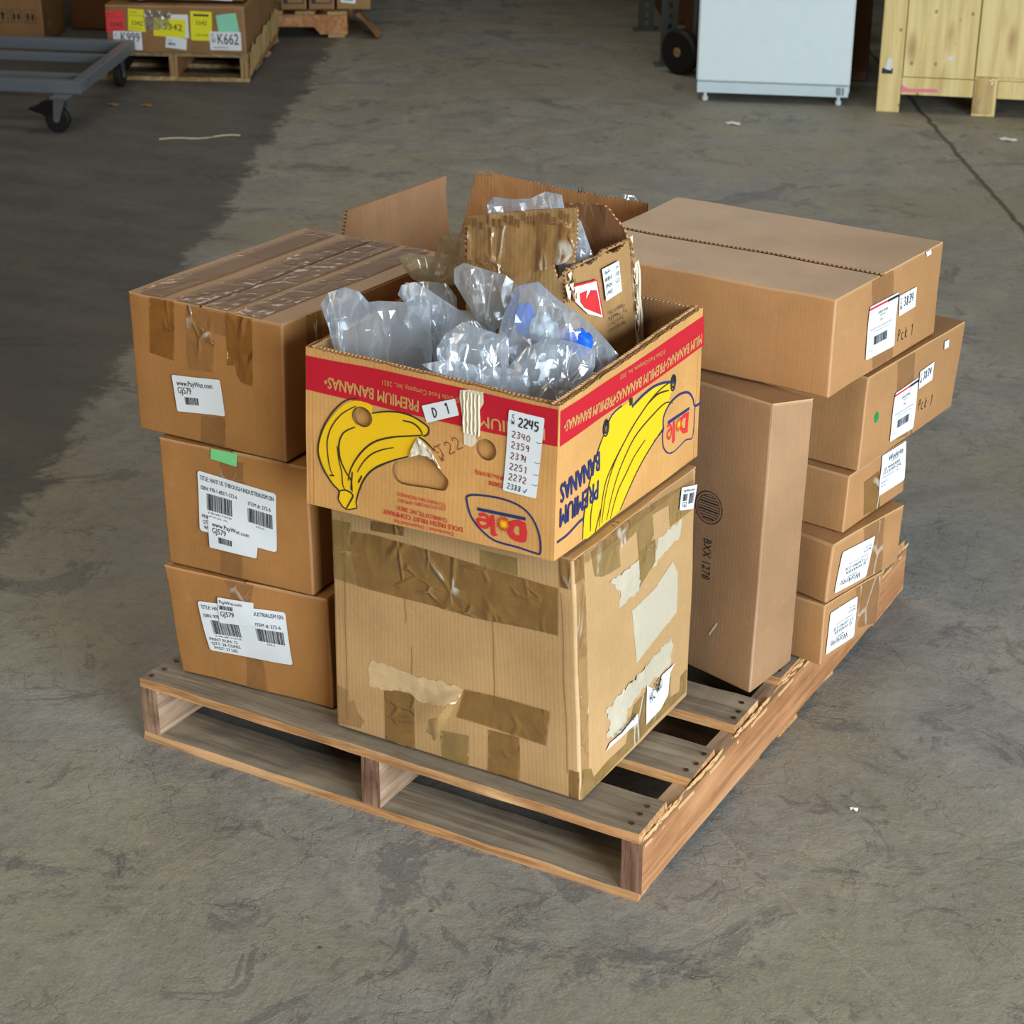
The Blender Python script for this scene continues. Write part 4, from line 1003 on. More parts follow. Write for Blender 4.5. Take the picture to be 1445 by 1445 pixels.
rt, ct = closed(cart_name, 'third carton from the bottom of the right stack, upright white label beside brown tape', CORN['R3'], M['cb_right'], seed=8.0, r=.003)
tape(rt, ct, 'R', ART['r3_t'], M['tape'], .0012)
sticker(rt, ct, 'R', ART['r3_l'], wr(False))
rt, ct = closed(cart_name, 'wide carton second from the top of the right stack with a green dot', CORN['R2'], M['cb_right'], seed=9.0, r=.003)
tape(rt, ct, 'R', ART['r2_t'], M['tape_fade'], .001)
sticker(rt, ct, 'R', ART['r2_l'], LAB)
sticker(rt, ct, 'R', ART['r2_s'], [('hw', 'C', .06, .42, .25, .0012, 1), ('hw', 'W', .06, .72, .22, .0012, 1), ('hw', '3834', .26, .62, .42, .0022, 1, 0, .6, .5)])
sticker(rt, ct, 'R', ART['r2_w'], [])
def pen(ct, rt, k, key, s_, h):
    p, q = ART[key]; ink = Ink(lambda x, y, o: ct.pt(k, x, y, o)); a = math.atan2(q[1] - p[1], q[0] - p[0])
    ink.hand(s_, (p[0], p[1] - h * .5), a, h, .0016, .0009, 0, .75, .6); ink.out('handwriting', [M['ink']], rt)
pen(ct, rt, 'R', 'r2_p', 'Pck 1', .020)
gd = ART['r2_g']; g0 = gd[0]; r0 = math.dist(gd[0], gd[1]); r1 = math.dist(gd[0], gd[2])
V, T, UV = ct.patch('R', circ(g0, .0085, .0105, 20), .001, .02); mk('green_dot', V, T, M['green_dot'], rt)
rt, ct = closed(cart_name, 'long carton on top of the right stack with a pale top and open seam', CORN['R1'], M['cb_right'], topmat=M['cb_sheen'], split='y', pos=0.174, gap=0.010, seed=10.0, r=.004)
tape(rt, ct, 'R', ART['r1_t'], M['tape_fade'], .0006)
sticker(rt, ct, 'R', ART['r1_l'], LAB)
sticker(rt, ct, 'R', ART['r1_s'], [('hw', 'C', .06, .42, .25, .0012, 1), ('hw', 'W', .06, .72, .22, .0012, 1), ('hw', '3834', .26, .62, .42, .0022, 1, 0, .6, .5)])
sticker(rt, ct, 'R', ART['r1_w'], [])
pen(ct, rt, 'R', 'r1_p', 'Pck 1', .020)

# ------------------------------------------------------------------ banana box (open, standing upside down)
bb = thing('banana_box', 'open fruit box with red band and yellow bananas printed upside down, full of plastic bags', 'box', (0.65, 0.22, 0.579))
bc = Carton([Vector(c) + Vector((0, 0, .006)) if i % 2 == 0 else Vector(c) for i, c in enumerate(CORN['banana'])], 0.0, 0.0012, 0.002, 12.0)
def wall(k, holes, name, mat_out, mat_in, top_wob=.0015):
    q, W, H, n = bc.fr[k]
    o = [(0, 0), (W, 0), (W, H)] + [(W * (1 - i / 40), H + random.uniform(-top_wob, top_wob)) for i in range(1, 40)] + [(0, H)]
    t = .006; b = Buf()
    for off, mi, hs in ((0, 0, holes), (-t, 1, holes), (-t - .0035, 0, ()), (-t - .0090, 1, ())):
        V2, T = fill(o, .03, hs); T = T if off == 0 or off == -t - .0035 else [tuple(reversed(f)) for f in T]
        b.add([bc.pt(k, x, y, off) for x, y in V2], T, mi, V2)
    for h in holes:
        m = len(h); V = [bc.pt(k, x, y, off) for off in (0, -t) for x, y in h]
        F = [(i, i + m, (i + 1) % m + m, (i + 1) % m) for i in range(m)] ; b.add(V, F, 3, list(h) * 2)
    # rim: two doubled boards, wavy fluting between the liners
    for s0, s1 in ((0, -t), (-t - .0035, -t - .0090)):
        N = int(W / .0018); dz = -.0008 if s0 == 0 else .0015; V = []
        for i in range(N + 1):
            x = W * i / N; ph = math.sin(i * .0018 / .0075 * 2 * math.pi) * .5 + .5
            y = H + dz + random.uniform(-.0003, .0003); o_ = s0 + (s1 - s0) * (.12 + .76 * ph)
            V += [bc.pt(k, x, y, o_ + .0006), bc.pt(k, x, y, o_ - .0006), bc.pt(k, x, y - .006, o_ + .0006), bc.pt(k, x, y - .006, o_ - .0006)]
        F = []
        for i in range(N):
            a = 4 * i; c = a + 4; F += [(a, a + 1, c + 1, c), (a, c, c + 2, a + 2), (a + 1, a + 3, c + 3, c + 1)]
        b.add(V, F, 2)
        V = []
        for i in range(41):
            x = W * i / 40; V += [bc.pt(k, x, H - .005, s0), bc.pt(k, x, H - .005, s1)]
        b.add(V, [(2 * i, 2 * i + 2, 2 * i + 3, 2 * i + 1) for i in range(40)], 1)
    return b.out(name, [mat_out, mat_in, M['cb_edge'], M['cb_dark']], bb)
def rad(k): c, a, b = ART[k]; return c, math.dist(c, a), math.dist(c, b)
c1, rx1, ry1 = rad('f_c1'); c2, rx2, ry2 = rad('f_c2')
H1 = circ(c1, rx1, ry1, 28); H2 = circ(c2, rx2, ry2, 28); HH = smooth_loop(ART['f_hole'], 3)
wall('F', [H1, H2, HH], 'front_panel', M['cb_banana'], M['cb_inner'])
rc1, _, _ = rad('r_h1'); rc2, _, _ = rad('r_h2')
R1 = circ(rc1, .009, .014, 20); R2 = circ(rc2, .008, .013, 20)
R3 = ART['r_h3']
wall('R', [R1, R2], 'side_panel', M['cb_banana'], M['cb_inner'])
wall('B', [], 'back_panel', M['cb_banana'], M['cb_inner'])
wall('L', [], 'side_panel', M['cb_banana'], M['cb_inner'])
b = Buf(); bc.face(b, 'D', None, -.001, .1); b.v = [v + Vector((0, 0, .002)) for v in b.v]; b.out('bottom_panel', M['cb_inner'], bb)
PM = [M['crimson_print'], M['tan_print'], M['yellow_print'], M['green_black'], M['navy'], M['orange_sun'], M['cb_banana'], M['red_pen'], M['red_ink']]
def burst(ink, c, r, off):
    ink.poly([(c[0] + math.cos(i * math.pi / 16) * r * (1.15 if i % 2 else .62), c[1] + math.sin(i * math.pi / 16) * r * (1.15 if i % 2 else .62)) for i in range(32)], off, 0, None)
    ink.poly([(c[0] + math.cos(i * math.pi / 16) * r * (.95 if i % 2 else .4), c[1] + math.sin(i * math.pi / 16) * r * (.95 if i % 2 else .4)) for i in range(32)], off + .0003, 5, None)
    ink.poly([(c[0] + math.cos(i * math.pi / 12) * r * (.62 if i % 2 else .25), c[1] + math.sin(i * math.pi / 12) * r * (.62 if i % 2 else .25)) for i in range(24)], off + .0006, 2, None)
def T2(ink, key, s_, h, mi, off=.0011, bold=0.0):
    p, q = ART[key]; ink.text(s_, p, q, h, off, mi, bold=bold)
ink = Ink(lambda x, y, o: bc.pt('F', x, y, o))
ink.poly(ART['f_band'], .0004, 0)
ink.poly(smooth_loop(ART['f_yel'], 2), .0006, 2, .02, [H1])
for i in range(14): ink.line(ART[f'f_s{i}'], .0030 if i not in (1, 3, 6) else .0022, .0012, 3)
ink.line(H1[2:20], .0012, .0013, 3)
T2(ink, 'f_t1', 'PREMIUM BANANAS•', .0185, 1, bold=.0012); T2(ink, 'f_t2', '© Dole Food Company, Inc., 2021', .0085, 1); T2(ink, 'f_t3', 'PREMIUM', .0185, 1, bold=.0012)
T2(ink, 'f_t4', 'DOLE FRESH FRUIT COMPANY', .0085, 8, bold=.0004); T2(ink, 'f_t5', 'Distributed / Dispatched by:', .0065, 8); T2(ink, 'f_t6', 'CHARLOTTE, NC 28231', .0075, 8, bold=.0003)
T2(ink, 'f_t7', 'AZOXYSTROBIN APPLIED', .0062, 8); T2(ink, 'f_t8', 'TO MAINTAIN FRESHNESS', .0062, 8); T2(ink, 'f_t9', 'ECUADOR', .0075, 8, bold=.0004); T2(ink, 'f_t10', '40 Lbs (18.14 KG)', .007, 8, bold=.0003)
lg = smooth_loop(ART['f_logo'], 3); ink.line(lg + lg[:1], .0034, .0011, 4, False, 1)
ink.poly(ART['f_bar'], .0009, 4, None)
ink.poly(smooth_loop(ART['f_D'], 2), .0011, 8, None, [ART['f_Dh']]); ink.poly(ART['f_l'], .0011, 8, None); ink.line(ART['f_e'], .0055, .0011, 8, False)
burst(ink, ART['f_sun'][0], rad('f_sun')[1] * .95, .0014)
p, q = ART['f_hw2']; ink.hand('T22', (p[0] - .006, p[1] - .012), math.radians(38), .020, .0011, .0012, 7)
p, q = ART['f_hw1']; ink.hand('C', (p[0] - .002, p[1] - .001), math.radians(30), .011, .001, .0012, 7); ink.hand('W', (q[0] - .006, q[1] - .004), math.radians(30), .011, .001, .0012, 7)
ink.out('printed_artwork', PM, bb)
# torn outer ply: exposed fluting, and the ripped tongue above the hand hole
o2 = ART['f_tear']; V, T, UV = bc.patch('F', o2, .0018, .004, 0)
o2_ = mk('torn_strip', V, T, M['torn'], bb, None, UV); o2_['label'] = 'torn strip showing pale fluting'
b = Buf(); x0 = min(p[0] for p in o2); x1 = max(p[0] for p in o2); y0 = min(p[1] for p in o2) + .022; y1 = max(p[1] for p in o2) - .006
for i in range(5):
    x = x0 + .008 + (x1 - x0 - .017) * i / 4
    b.tube([bc.pt('F', x + random.uniform(-.001, .001), y0 + (y1 - y0) * j / 8, .0022) for j in range(9)], .0017, 6)
b.out('flute_ridge', M['torn'], bb)
V, T = fill(ART['f_tear2'], .005); mk('torn_tongue', [bc.pt('F', x, y, .003 + .006 * abs(noise.noise(Vector((x * 160, y * 90, 2))))) for x, y in V], T, M['torn'], bb, None, V)
sticker(bb, bc, 'F', ART['f_d1'], [('hw', 'D', .24, .80, .52, .0022, 1), ('hw', '1', .62, .80, .62, .0022, 1)], off=.0022)
num = [('hw', 'C', .12, .085, .045, .0010, 1), ('hw', 'W', .10, .165, .055, .0010, 1), ('hw', '2245', .30, .17, .105, .0024, 1, 0, .62, .55)]
for i, s_ in enumerate(('2340', '2359', '2314', '2251', '2272')): num.append(('hw', s_, .14, .315 + i * .132, .078, .0014, 3, -.03, .78, .62))
num += [('hw', '2388 v', .12, .955, .066, .0011, 1, -.05, .72, .6)]
for yy in (.30, .55, .70, .83): num.append(('line', [(.84, yy), (.92, yy + .012), (1.0, yy)], .0009, 1))
sticker(bb, bc, 'F', ART['f_num'], num, off=.0022)
ink = Ink(lambda x, y, o: bc.pt('R', x, y, o))
ink.poly(ART['r_band'], .0004, 0)
yel = smooth_loop(ART['r_yel'], 2); ink.poly(yel, .0006, 2, .02)
for i in range(9): ink.line(ART[f'r_g{i}'], .0032, .0012, 3)
for i in range(6): ink.line(ART[f'r_n{i}'], .0042 if i in (1, 2, 3) else .0026, .0013, 4, False)
lg = [p for p in ART['r_n3'][:-1]] + ART['r_n4'][:-1]
ink.poly(lg, .0010, 6, None); ink.poly(ART['r_bar'], .0014, 4, None)
ink.poly(ART['r_D'], .0015, 8, None, [ART['r_Dh']]); ink.poly(ART['r_l'], .0015, 8, None); ink.line(ART['r_e'], .005, .0015, 8, False)
burst(ink, ART['r_sun'][0], .0125, .0017)
T2(ink, 'r_t1', 'PREMIUM BANANAS•', .0175, 1, bold=.0012); T2(ink, 'r_t2', 'PREMIUM BANANAS•', .0175, 1, bold=.0012); p, q = ART['r_t3']; ink.text('MIUM BANANAS•', (bc.fr['R'][1] - .002, p[1]), (q[0], q[1]), .0175, .0011, 1, bold=.0011); T2(ink, 'r_t4', '© Dole Food Company, Inc., 2021', .0075, 1)
T2(ink, 'r_b1', 'PREMIUM', .033, 4, .0016, .0023); T2(ink, 'r_b2', 'BANANAS', .033, 4, .0016, .0023)
ink.poly(R3, .0016, 3, None)
ink.out('printed_artwork', PM, bb)
b = Buf()
for c_ in (rc1, rc2):
    for r_, o_ in ((1.0, .0016), (.62, .0018)): 
        lp = circ(c_, .0085 * r_, .0135 * r_, 20)
        for i in range(20): b.tube([bc.pt('R', *lp[i], o_), bc.pt('R', *lp[(i + 1) % 20], o_)], .0012, 5)
b.out('hole_rim', M['ink'], bb)

# ------------------------------------------------------------------ planar board cut to an outline
def board(name, parent, o, du, outline, t, mat, edge=None, step=.02, crush=0.0, seed=0.0, dv=(0, 0, 1), side=1, fn=None):
    o = Vector(o); du = Vector(du).normalized(); dv = Vector(dv).normalized(); n = du.cross(dv).normalized() * side
    def f(x, y, off):
        p = o + du * x + dv * y + n * off
        if crush: p = p + n * crush * (noise.noise(Vector((x * 28, y * 4, seed))) + .5 * noise.noise(Vector((x * 60, y * 22, seed + 5))))
        if fn: p = p + fn(x, y)
        return p
    V2, T = fill(outline, step); b = Buf()
    b.add([f(x, y, 0) for x, y in V2], T, 0, V2); b.add([f(x, y, -t) for x, y in V2], [tuple(reversed(q)) for q in T], 0, V2)
    L = []
    for i, p in enumerate(outline):
        q = outline[(i + 1) % len(outline)]; k = max(1, int(math.dist(p, q) / .0035))
        L += [(p[0] + (q[0] - p[0]) * j / k, p[1] + (q[1] - p[1]) * j / k) for j in range(k)]
    m = len(L); V = [f(x, y, 0) for x, y in L] + [f(x, y, -t) for x, y in L]
    # alternate light liner and dark flute hollows along the cut edge
    b.add(V, [(i, i + m, (i + 1) % m + m, (i + 1) % m) for i in range(m)], [1 if i % 2 else 2 for i in range(m)], L * 2)
    return b.out(name, [mat, edge or M['cb_edge'], M['cb_dark']], parent), f
def rag(pts, a, st=.006):
    o = []
    for i, p in enumerate(pts):
        q = pts[(i + 1) % len(pts)]; k = max(1, int(math.dist(p, q) / st))
        for j in range(k): o.append((p[0] + (q[0] - p[0]) * j / k + (random.uniform(-a, a) if j else 0), p[1] + (q[1] - p[1]) * j / k + (random.uniform(-a, a) if j else 0)))
    return o
# torn carton jammed upright inside the banana box
tc = thing('torn_carton', 'crushed torn-open carton wrapped in tape, sticking up out of the banana box', 'carton', (0.69, 0.29, 0.60))
_, ff = board('front_panel', tc, (0, .199, 0), (1, 0, 0), [(.577, .62), (.757, .62), (.755, .960), (.745, .950), (.737, .972), (.747, .980), (.760, .976), (.772, .980), (.776, 1.018), (.777, 1.068), (.705, 1.054), (.621, 1.036), (.581, 1.026)], .004, M['cb_crush'], crush=.005, seed=1)
b = Buf(); V2, T = fill([(.581, .90), (.772, .985), (.775, 1.045), (.70, 1.035), (.583, 1.005)], .005)
b.add([ff(x, y, .0016 + .003 * (1 - min(1, abs(noise.noise(Vector((x * 40, y * 26, 4)))) * 3)) ** 2) for x, y in V2], T, 0, V2); b.out('tape_strip', M['tape_clear'], tc, True)
b = Buf()   # vertical perforation slits along the top
for i in range(17):
    x = .590 + i * .0108; z = 1.030 + (x - .59) * .20; b.box(Vector((x, .1975 - .004, z - .016 - .004 * (i % 3))), (.0022, 0, 0), (0, .002, 0), (0, 0, .012 + .003 * (i % 2)))
b.out('slits', M['cb_dark'], tc)
Rd = Vector((.018, .185, 0)).normalized()
top = rag([(0, .962), (.026, .966), (.071, .956), (.112, .968), (.150, .958), (.183, .972)], .004, .006)[:-2]
oo = [(0, .62), (.232, .62), (.226, .775), (.215, .84), (.202, .892), (.195, .934), (.190, .970)] + list(reversed([(x, min(z, .975)) for x, z in top if x < .185]))
_, fr_ = board('side_panel', tc, (.757, .199, 0), Rd, oo, .005, cardboard('torn_side_cardboard', lin(164, 126, 80), 2.5, 'X', 1.3), crush=.003, seed=2)
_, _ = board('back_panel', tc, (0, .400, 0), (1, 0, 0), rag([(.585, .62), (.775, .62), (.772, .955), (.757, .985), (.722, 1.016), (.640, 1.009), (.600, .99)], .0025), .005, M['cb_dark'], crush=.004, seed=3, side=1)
_, _ = board('side_panel', tc, (.580, .204, 0), (0, 1, 0), rag([(0, .62), (.19, .62), (.19, .98), (.10, .96), (.03, .99), (0, 1.01)], .003), .005, M['cb_crush'], crush=.004, seed=4)
b = Buf(); rr = random.Random(9)
for i in range(26):  # torn liner shreds along the near corner and the right edge
    if i < 12: x = rr.uniform(-.006, .03); z = .955 + rr.uniform(-.03, .012)
    else: x = .186 + (i - 12) * .0022; z = .975 - (i - 12) * .0125
    L = rr.uniform(.010, .028); w_ = rr.uniform(.004, .009)
    P = [fr_(x, z, .003), fr_(x + w_, z + .003, .006), fr_(x + w_ * .8, z - L, .003), fr_(x - .002, z - L * .7, .010)]
    b.add(P, [(0, 1, 2, 3), (3, 2, 1, 0)], i % 2)
tag(b.out('torn_liner', [M['torn'], M['cb_crush']], tc), kind='stuff')
for i, x in enumerate((.196, .205, .213)):
    b = Buf(); b.tube([fr_(x + (.93 - z) * .18 + .002 * math.sin(z * 90 + i), z, .002) for z in [.93 - j * .02 for j in range(10)]], .0028, 6); b.out('exposed_ply', M['torn'], tc)
ink = Ink(fr_)
ink.poly([(.012, .937), (.083, .930), (.104, .862), (.06, .88), (.024, .91)], .006, 0, None)
ink.poly([(.036, .920), (.056, .920), (.053, .905), (.066, .918), (.082, .914), (.098, .868), (.078, .878), (.05, .892), (.038, .905)], .0068, 2, None)
for s_, e_ in (((.012, .937), (.083, .930)), ((.012, .937), (.024, .91)), ((.083, .930), (.104, .862))): ink.line([s_, e_], .003, .0066, 2, False, 1)
ink.out('sticker', [M['paper'], M['ink'], M['red_ink']], tc)['label'] = 'torn red and white sticker'
ink = Ink(fr_); ink.poly([(.097, .944), (.148, .946), (.160, .892), (.113, .887)], .006, 0, None)
for i in range(4): ink.text(('PayWut.com', 'IIIIIIIIII', 'JM241 A52', 'UWQ41 R24')[i], (.104 + i * .003, .936 - i * .012), (.145 + i * .003, .938 - i * .012), .007, .0068, 1)
ink.out('sticker', [M['paper'], M['ink']], tc)
ink = Ink(fr_)
for i in range(4): ink.text(('PKGD. & SHIPPED', 'SPK.1', '11 KG 10 PC', 'GW EGX 38'[0:9])[i], (.126, .862 - i * .010), (.170 + .004 * (i % 2), .865 - i * .010), .006, .005, 0)
ink.out('print', [M['ink']], tc)

# ------------------------------------------------------------------ open carton behind, flaps standing up
oc = thing('open_carton', 'open carton behind the banana box, two flaps standing up', 'carton', (0.27, 0.84, .131))
x0, x1, y0, y1, zt = .05, .485, .615, 1.05, .70
for nm, o_, d_, W_ in (('front_panel', (x0, y0, 0), (1, 0, 0), x1 - x0), ('side_panel', (x1, y0, 0), (0, 1, 0), y1 - y0), ('back_panel', (x1, y1, 0), (-1, 0, 0), x1 - x0), ('side_panel', (x0, y1, 0), (0, -1, 0), y1 - y0)):
    board(nm, oc, o_, d_, [(0, .132), (W_, .132), (W_, zt), (0, zt)], .004, M['cb_flap'], step=.06)
b = Buf(); b.box((x0 + .005, y0 + .005, .133), (x1 - x0 - .01, 0, 0), (0, y1 - y0 - .01, 0), (0, 0, .004)); b.out('bottom_panel', M['cb_flap'], oc)
_, _ = board('flap', oc, (x0, 0, 0), (0, 1, 0), [(.63, .70), (1.02, .70), (1.022, .838), (.656, .851), (.640, .80)], .005, M['cb_flap'], step=.03, seed=6, fn=lambda x, y: Vector((-.012 * math.sin((y - .7) * 14), 0, 0)))
_, _ = board('flap', oc, (0, y1, 0), (1, 0, 0), rag([(.052, .70), (.48, .70), (.49, .834), (.30, .838), (.2, .846), (.115, .850), (.095, .842)], .0012, .01), .005, cardboard('flap_inside', lin(168, 122, 78), 3.0, 'X', 1.0), step=.015, crush=.0025, seed=7)
b = Buf()
for i in range(9):
    x = .10 + i * .004; b.add([(x, y1 - .002, .846), (x + .004, y1 - .003, .846), (x + .002, y1, .853 + .003 * (i % 3))], [(0, 1, 2), (2, 1, 0)])
for x, h in ((.335, .016), (.340, .02), (.348, .012), (.372, .01)): b.add([(x, y1, .836), (x + .0015, y1, .836), (x + (h - .015), y1, .836 + h)], [(0, 1, 2), (2, 1, 0)])
b.out('frayed_edge', M['torn'], oc)

# ------------------------------------------------------------------ plastic bags
def bag(label, at, th, outline, mat, seed, amp=.006, name='plastic_bag', cat='bag', flat=0.0, group='empty plastic bags in the banana box', inner=None, ridges=1.0):
    root_o = Vector((at[0], at[1], 0)); rr = random.Random(int(seed * 17)); rt_ = Vector((.872, .49, 0)); nrm = Vector((.49, -.872, 0))   # facing the aisle
    lp = smooth_loop(outline, 1); cz = sum(p[1] for p in outline) / len(outline)
    segs = [(lp[i], lp[(i + 1) % len(lp)]) for i in range(len(lp))]
    def dist(p):
        d = 9
        for a, b in segs:
            vx, vy = b[0] - a[0], b[1] - a[1]; t = max(0, min(1, ((p[0] - a[0]) * vx + (p[1] - a[1]) * vy) / (vx * vx + vy * vy + 1e-12)))
            d = min(d, math.hypot(p[0] - a[0] - vx * t, p[1] - a[1] - vy * t))
        return d
    def P(x, z, d): return root_o + rt_ * x + nrm * d + Vector((0, 0, z))
    V = []; F = []; UV = []
    for side in (1, -1):
        # film creased into flat facets, longer up and down than across
        Q, T = fill([(x * 1.5, z) for x, z in lp], .0135, (), .35); base = len(V)
        for x, z in Q:
            x /= 1.5; d = dist((x, z)); e = min(1, d / .018)
            q = noise.noise(Vector((x * 16 + seed, z * 9, side * 2)))
            ple = abs(((x * .93 + z * .25 * math.sin(seed * 3)) * 38 + q * 1.1 + side * .3) % 2 - 1) - .5
            dep = th * .40 * (1 - (1 - e) ** 2) * (1 + .4 * q) + amp * ridges * (rr.uniform(-.30, .30) + 1.0 * ple) * min(1, d / .006)
            dx = rr.uniform(-.002, .002) if d > .002 else 0; V.append(P(x + dx, z, side * max(dep, 0) - flat * (z - cz))); UV.append((x, z))
        F += [tuple(i + base for i in (f if side == 1 else reversed(f))) for f in T]
    o = mk(name, V, F, mat, None, None, UV, False)
    tag(o, label, cat, group)
    return o
Fm, Fg, Fa = M['film'], M['film_grey'], M['film_amber']
bag('tall clear plastic bag standing at the left end of the banana box', (0.535, 0.07), 0.035, [(-0.123, 0.91), (-0.11, 0.929), (-0.084, 0.938), (-0.062, 0.931), (-0.048, 0.914), (-0.032, 0.916), (0.017, 0.914), (0.047, 0.914), (0.051, 0.834), (0.047, 0.77), (-0.051, 0.762), (-0.097, 0.803), (-0.112, 0.872)], Fm, 1.0)
bag('clear plastic bag behind and right of the tall left bag', (0.6, 0.16), 0.035, [(-0.106, 0.911), (-0.1, 0.927), (-0.078, 0.932), (-0.056, 0.919), (-0.034, 0.903), (-0.008, 0.886), (0.011, 0.884), (0.045, 0.876), (0.05, 0.841), (0.033, 0.785), (-0.028, 0.757), (-0.05, 0.772), (-0.053, 0.856), (-0.086, 0.887)], Fm, 2.0)
bag('dark grey folded plastic bag in the middle of the banana box', (0.6, 0.222), 0.03, [(-0.128, 0.914), (-0.09, 0.916), (-0.061, 0.913), (-0.045, 0.889), (-0.045, 0.866), (-0.045, 0.806), (-0.054, 0.796), (-0.121, 0.806)], Fg, 3.0, .008)
bag('yellowish crumpled plastic bag hanging over the left carton top', (0.55, 0.3), 0.03, [(-0.137, 0.928), (-0.122, 0.936), (-0.095, 0.932), (-0.072, 0.929), (-0.037, 0.913), (-0.01, 0.895), (-0.03, 0.88), (-0.088, 0.88), (-0.115, 0.89), (-0.128, 0.906)], Fa, 4.0, .006)
bag('yellowish crumpled plastic bag against the torn carton, highest on its left', (0.6, 0.377), 0.03, [(-0.16, 0.933), (-0.15, 0.951), (-0.129, 0.958), (-0.101, 0.954), (-0.094, 0.923), (-0.099, 0.873), (-0.134, 0.875), (-0.161, 0.895), (-0.162, 0.916)], Fa, 5.0, .010)
bag('pale grey translucent sheet draped in front of the torn carton', (0.68, 0.1676), 0.02, [(-0.089, 0.965), (-0.074, 0.974), (-0.033, 0.961), (-0.008, 0.954), (0.015, 0.934), (0.007, 0.9), (-0.004, 0.876), (-0.026, 0.864), (-0.056, 0.884), (-0.074, 0.915), (-0.089, 0.942)], Fg, 6.0, .008, name='plastic_sheet', cat='sheet')
bag('large clear plastic bag holding blue and white net balls', (0.77, 0.157), 0.06, [(-0.096, 0.865), (-0.086, 0.904), (-0.073, 0.934), (-0.061, 0.955), (-0.032, 0.961), (-0.003, 0.934), (0.042, 0.901), (0.072, 0.87), (0.094, 0.843), (0.074, 0.809), (0.026, 0.788), (-0.049, 0.793)], Fm, 7.0, .005, ridges=.8)
bag('clear plastic bag lying at the front middle of the banana box', (0.66, 0.038), 0.036, [(-0.032, 0.869), (-0.021, 0.888), (0.007, 0.907), (0.043, 0.896), (0.078, 0.885), (0.078, 0.878), (0.078, 0.847), (0.078, 0.8), (0.036, 0.792), (-0.029, 0.815)], Fm, 8.0, flat=.3)
bag('clear plastic bag folded into a peak at the front right corner of the box', (0.775, 0.092), 0.034, [(-0.053, 0.841), (-0.021, 0.872), (0.014, 0.887), (0.05, 0.88), (0.083, 0.869), (0.083, 0.846), (0.059, 0.791), (0.023, 0.771), (-0.049, 0.787)], Fm, 9.0, flat=.3)
bag('clear plastic edge spilling along the front rim of the banana box', (0.66, -0.005), 0.013, [(-0.033, 0.858), (0.01, 0.866), (0.055, 0.855), (0.098, 0.853), (0.13, 0.839), (0.13, 0.825), (0.13, 0.806), (0.098, 0.803), (0.027, 0.816)], Fm, 10.0, .004)
bag('clear plastic bag poking out of the top of the torn carton', (0.7, 0.288), 0.035, [(-0.116, 1.041), (-0.105, 1.053), (-0.075, 1.049), (-0.046, 1.051), (-0.024, 1.062), (0.002, 1.057), (0.008, 1.031), (0.003, 0.97), (-0.056, 0.966), (-0.104, 0.973)], Fm, 11.0, .009)
bag('clear plastic bag inside the torn carton, at its right side', (0.765, 0.318), 0.02, [(-0.059, 1.019), (-0.039, 1.018), (-0.017, 0.957), (-0.024, 0.897), (-0.069, 0.897), (-0.074, 0.947)], Fm, 12.0, .008)
bag('small grey film scrap beyond the open carton flap', (0.41, 1.1), .012, [(-0.04, 0.8), (-0.03, 0.829), (0.0, 0.832), (0.035, 0.826), (0.045, 0.805), (0.02, 0.78), (-0.02, 0.78)], Fg, 13.0, .003, name='plastic_scrap', cat='scrap')
def ball(name, label, c, r, mat, sq=(1, 1, 1)):
    V = []; F = []; n = 20; m = 28
    for i in range(n + 1):
        for j in range(m):
            a = math.pi * i / n; p = 2 * math.pi * j / m; d = Vector((math.sin(a) * math.cos(p), math.sin(a) * math.sin(p), math.cos(a)))
            k = r * (1 + .22 * noise.noise(d * 2.6 + Vector(c) * 30) + .05 * noise.noise(d * 9)); V.append(Vector(c) + Vector((d.x * k * sq[0], d.y * k * sq[1], d.z * k * sq[2])))
    for i in range(n):
        for j in range(m): F.append((i * m + j, (i + 1) * m + j, (i + 1) * m + (j + 1) % m, i * m + (j + 1) % m))
    tag(mk(name, V, F, mat, None, None, [(0, 0)] * len(V), True), label, 'ball')
ball('net_ball', 'left blue net ball inside the clear bag', (.715, .150, .893), .022, M['blue_foam'], (.8, .6, 1.2))
ball('net_ball', 'white net ball between two blue ones inside the clear bag', (.752, .145, .883), .024, M['white_foam'], (1.1, .6, .9))
ball('net_ball', 'right blue net ball inside the clear bag', (.800, .160, .868), .025, M['blue_foam'], (1.1, .6, .9))

# ------------------------------------------------------------------ background
V3 = Vector; Z = V3((0, 0, 1))
M['grey_steel'] = plain('grey_painted_steel', lin(112, 120, 128), 0.4, 0.2, 0.5)
M['rack_steel'] = plain('blue_green_rack_paint', lin(84, 98, 98), 0.5)
M['chrome'] = plain('zinc_plated_steel', lin(190, 195, 200), 0.25, 0.9)
M['rubber'] = plain('black_rubber', lin(26, 26, 28), 0.55)
M['black_plastic'] = plain('black_plastic', lin(24, 24, 26), 0.35)
M['enamel'] = plain('white_enamel', lin(226, 240, 243), 0.22, 0, 0.5)
M['plinth'] = plain('white_plinth_plastic', lin(206, 222, 226), 0.35)
M['dark_gap'] = plain('dark_slot', lin(20, 20, 22), 0.8)
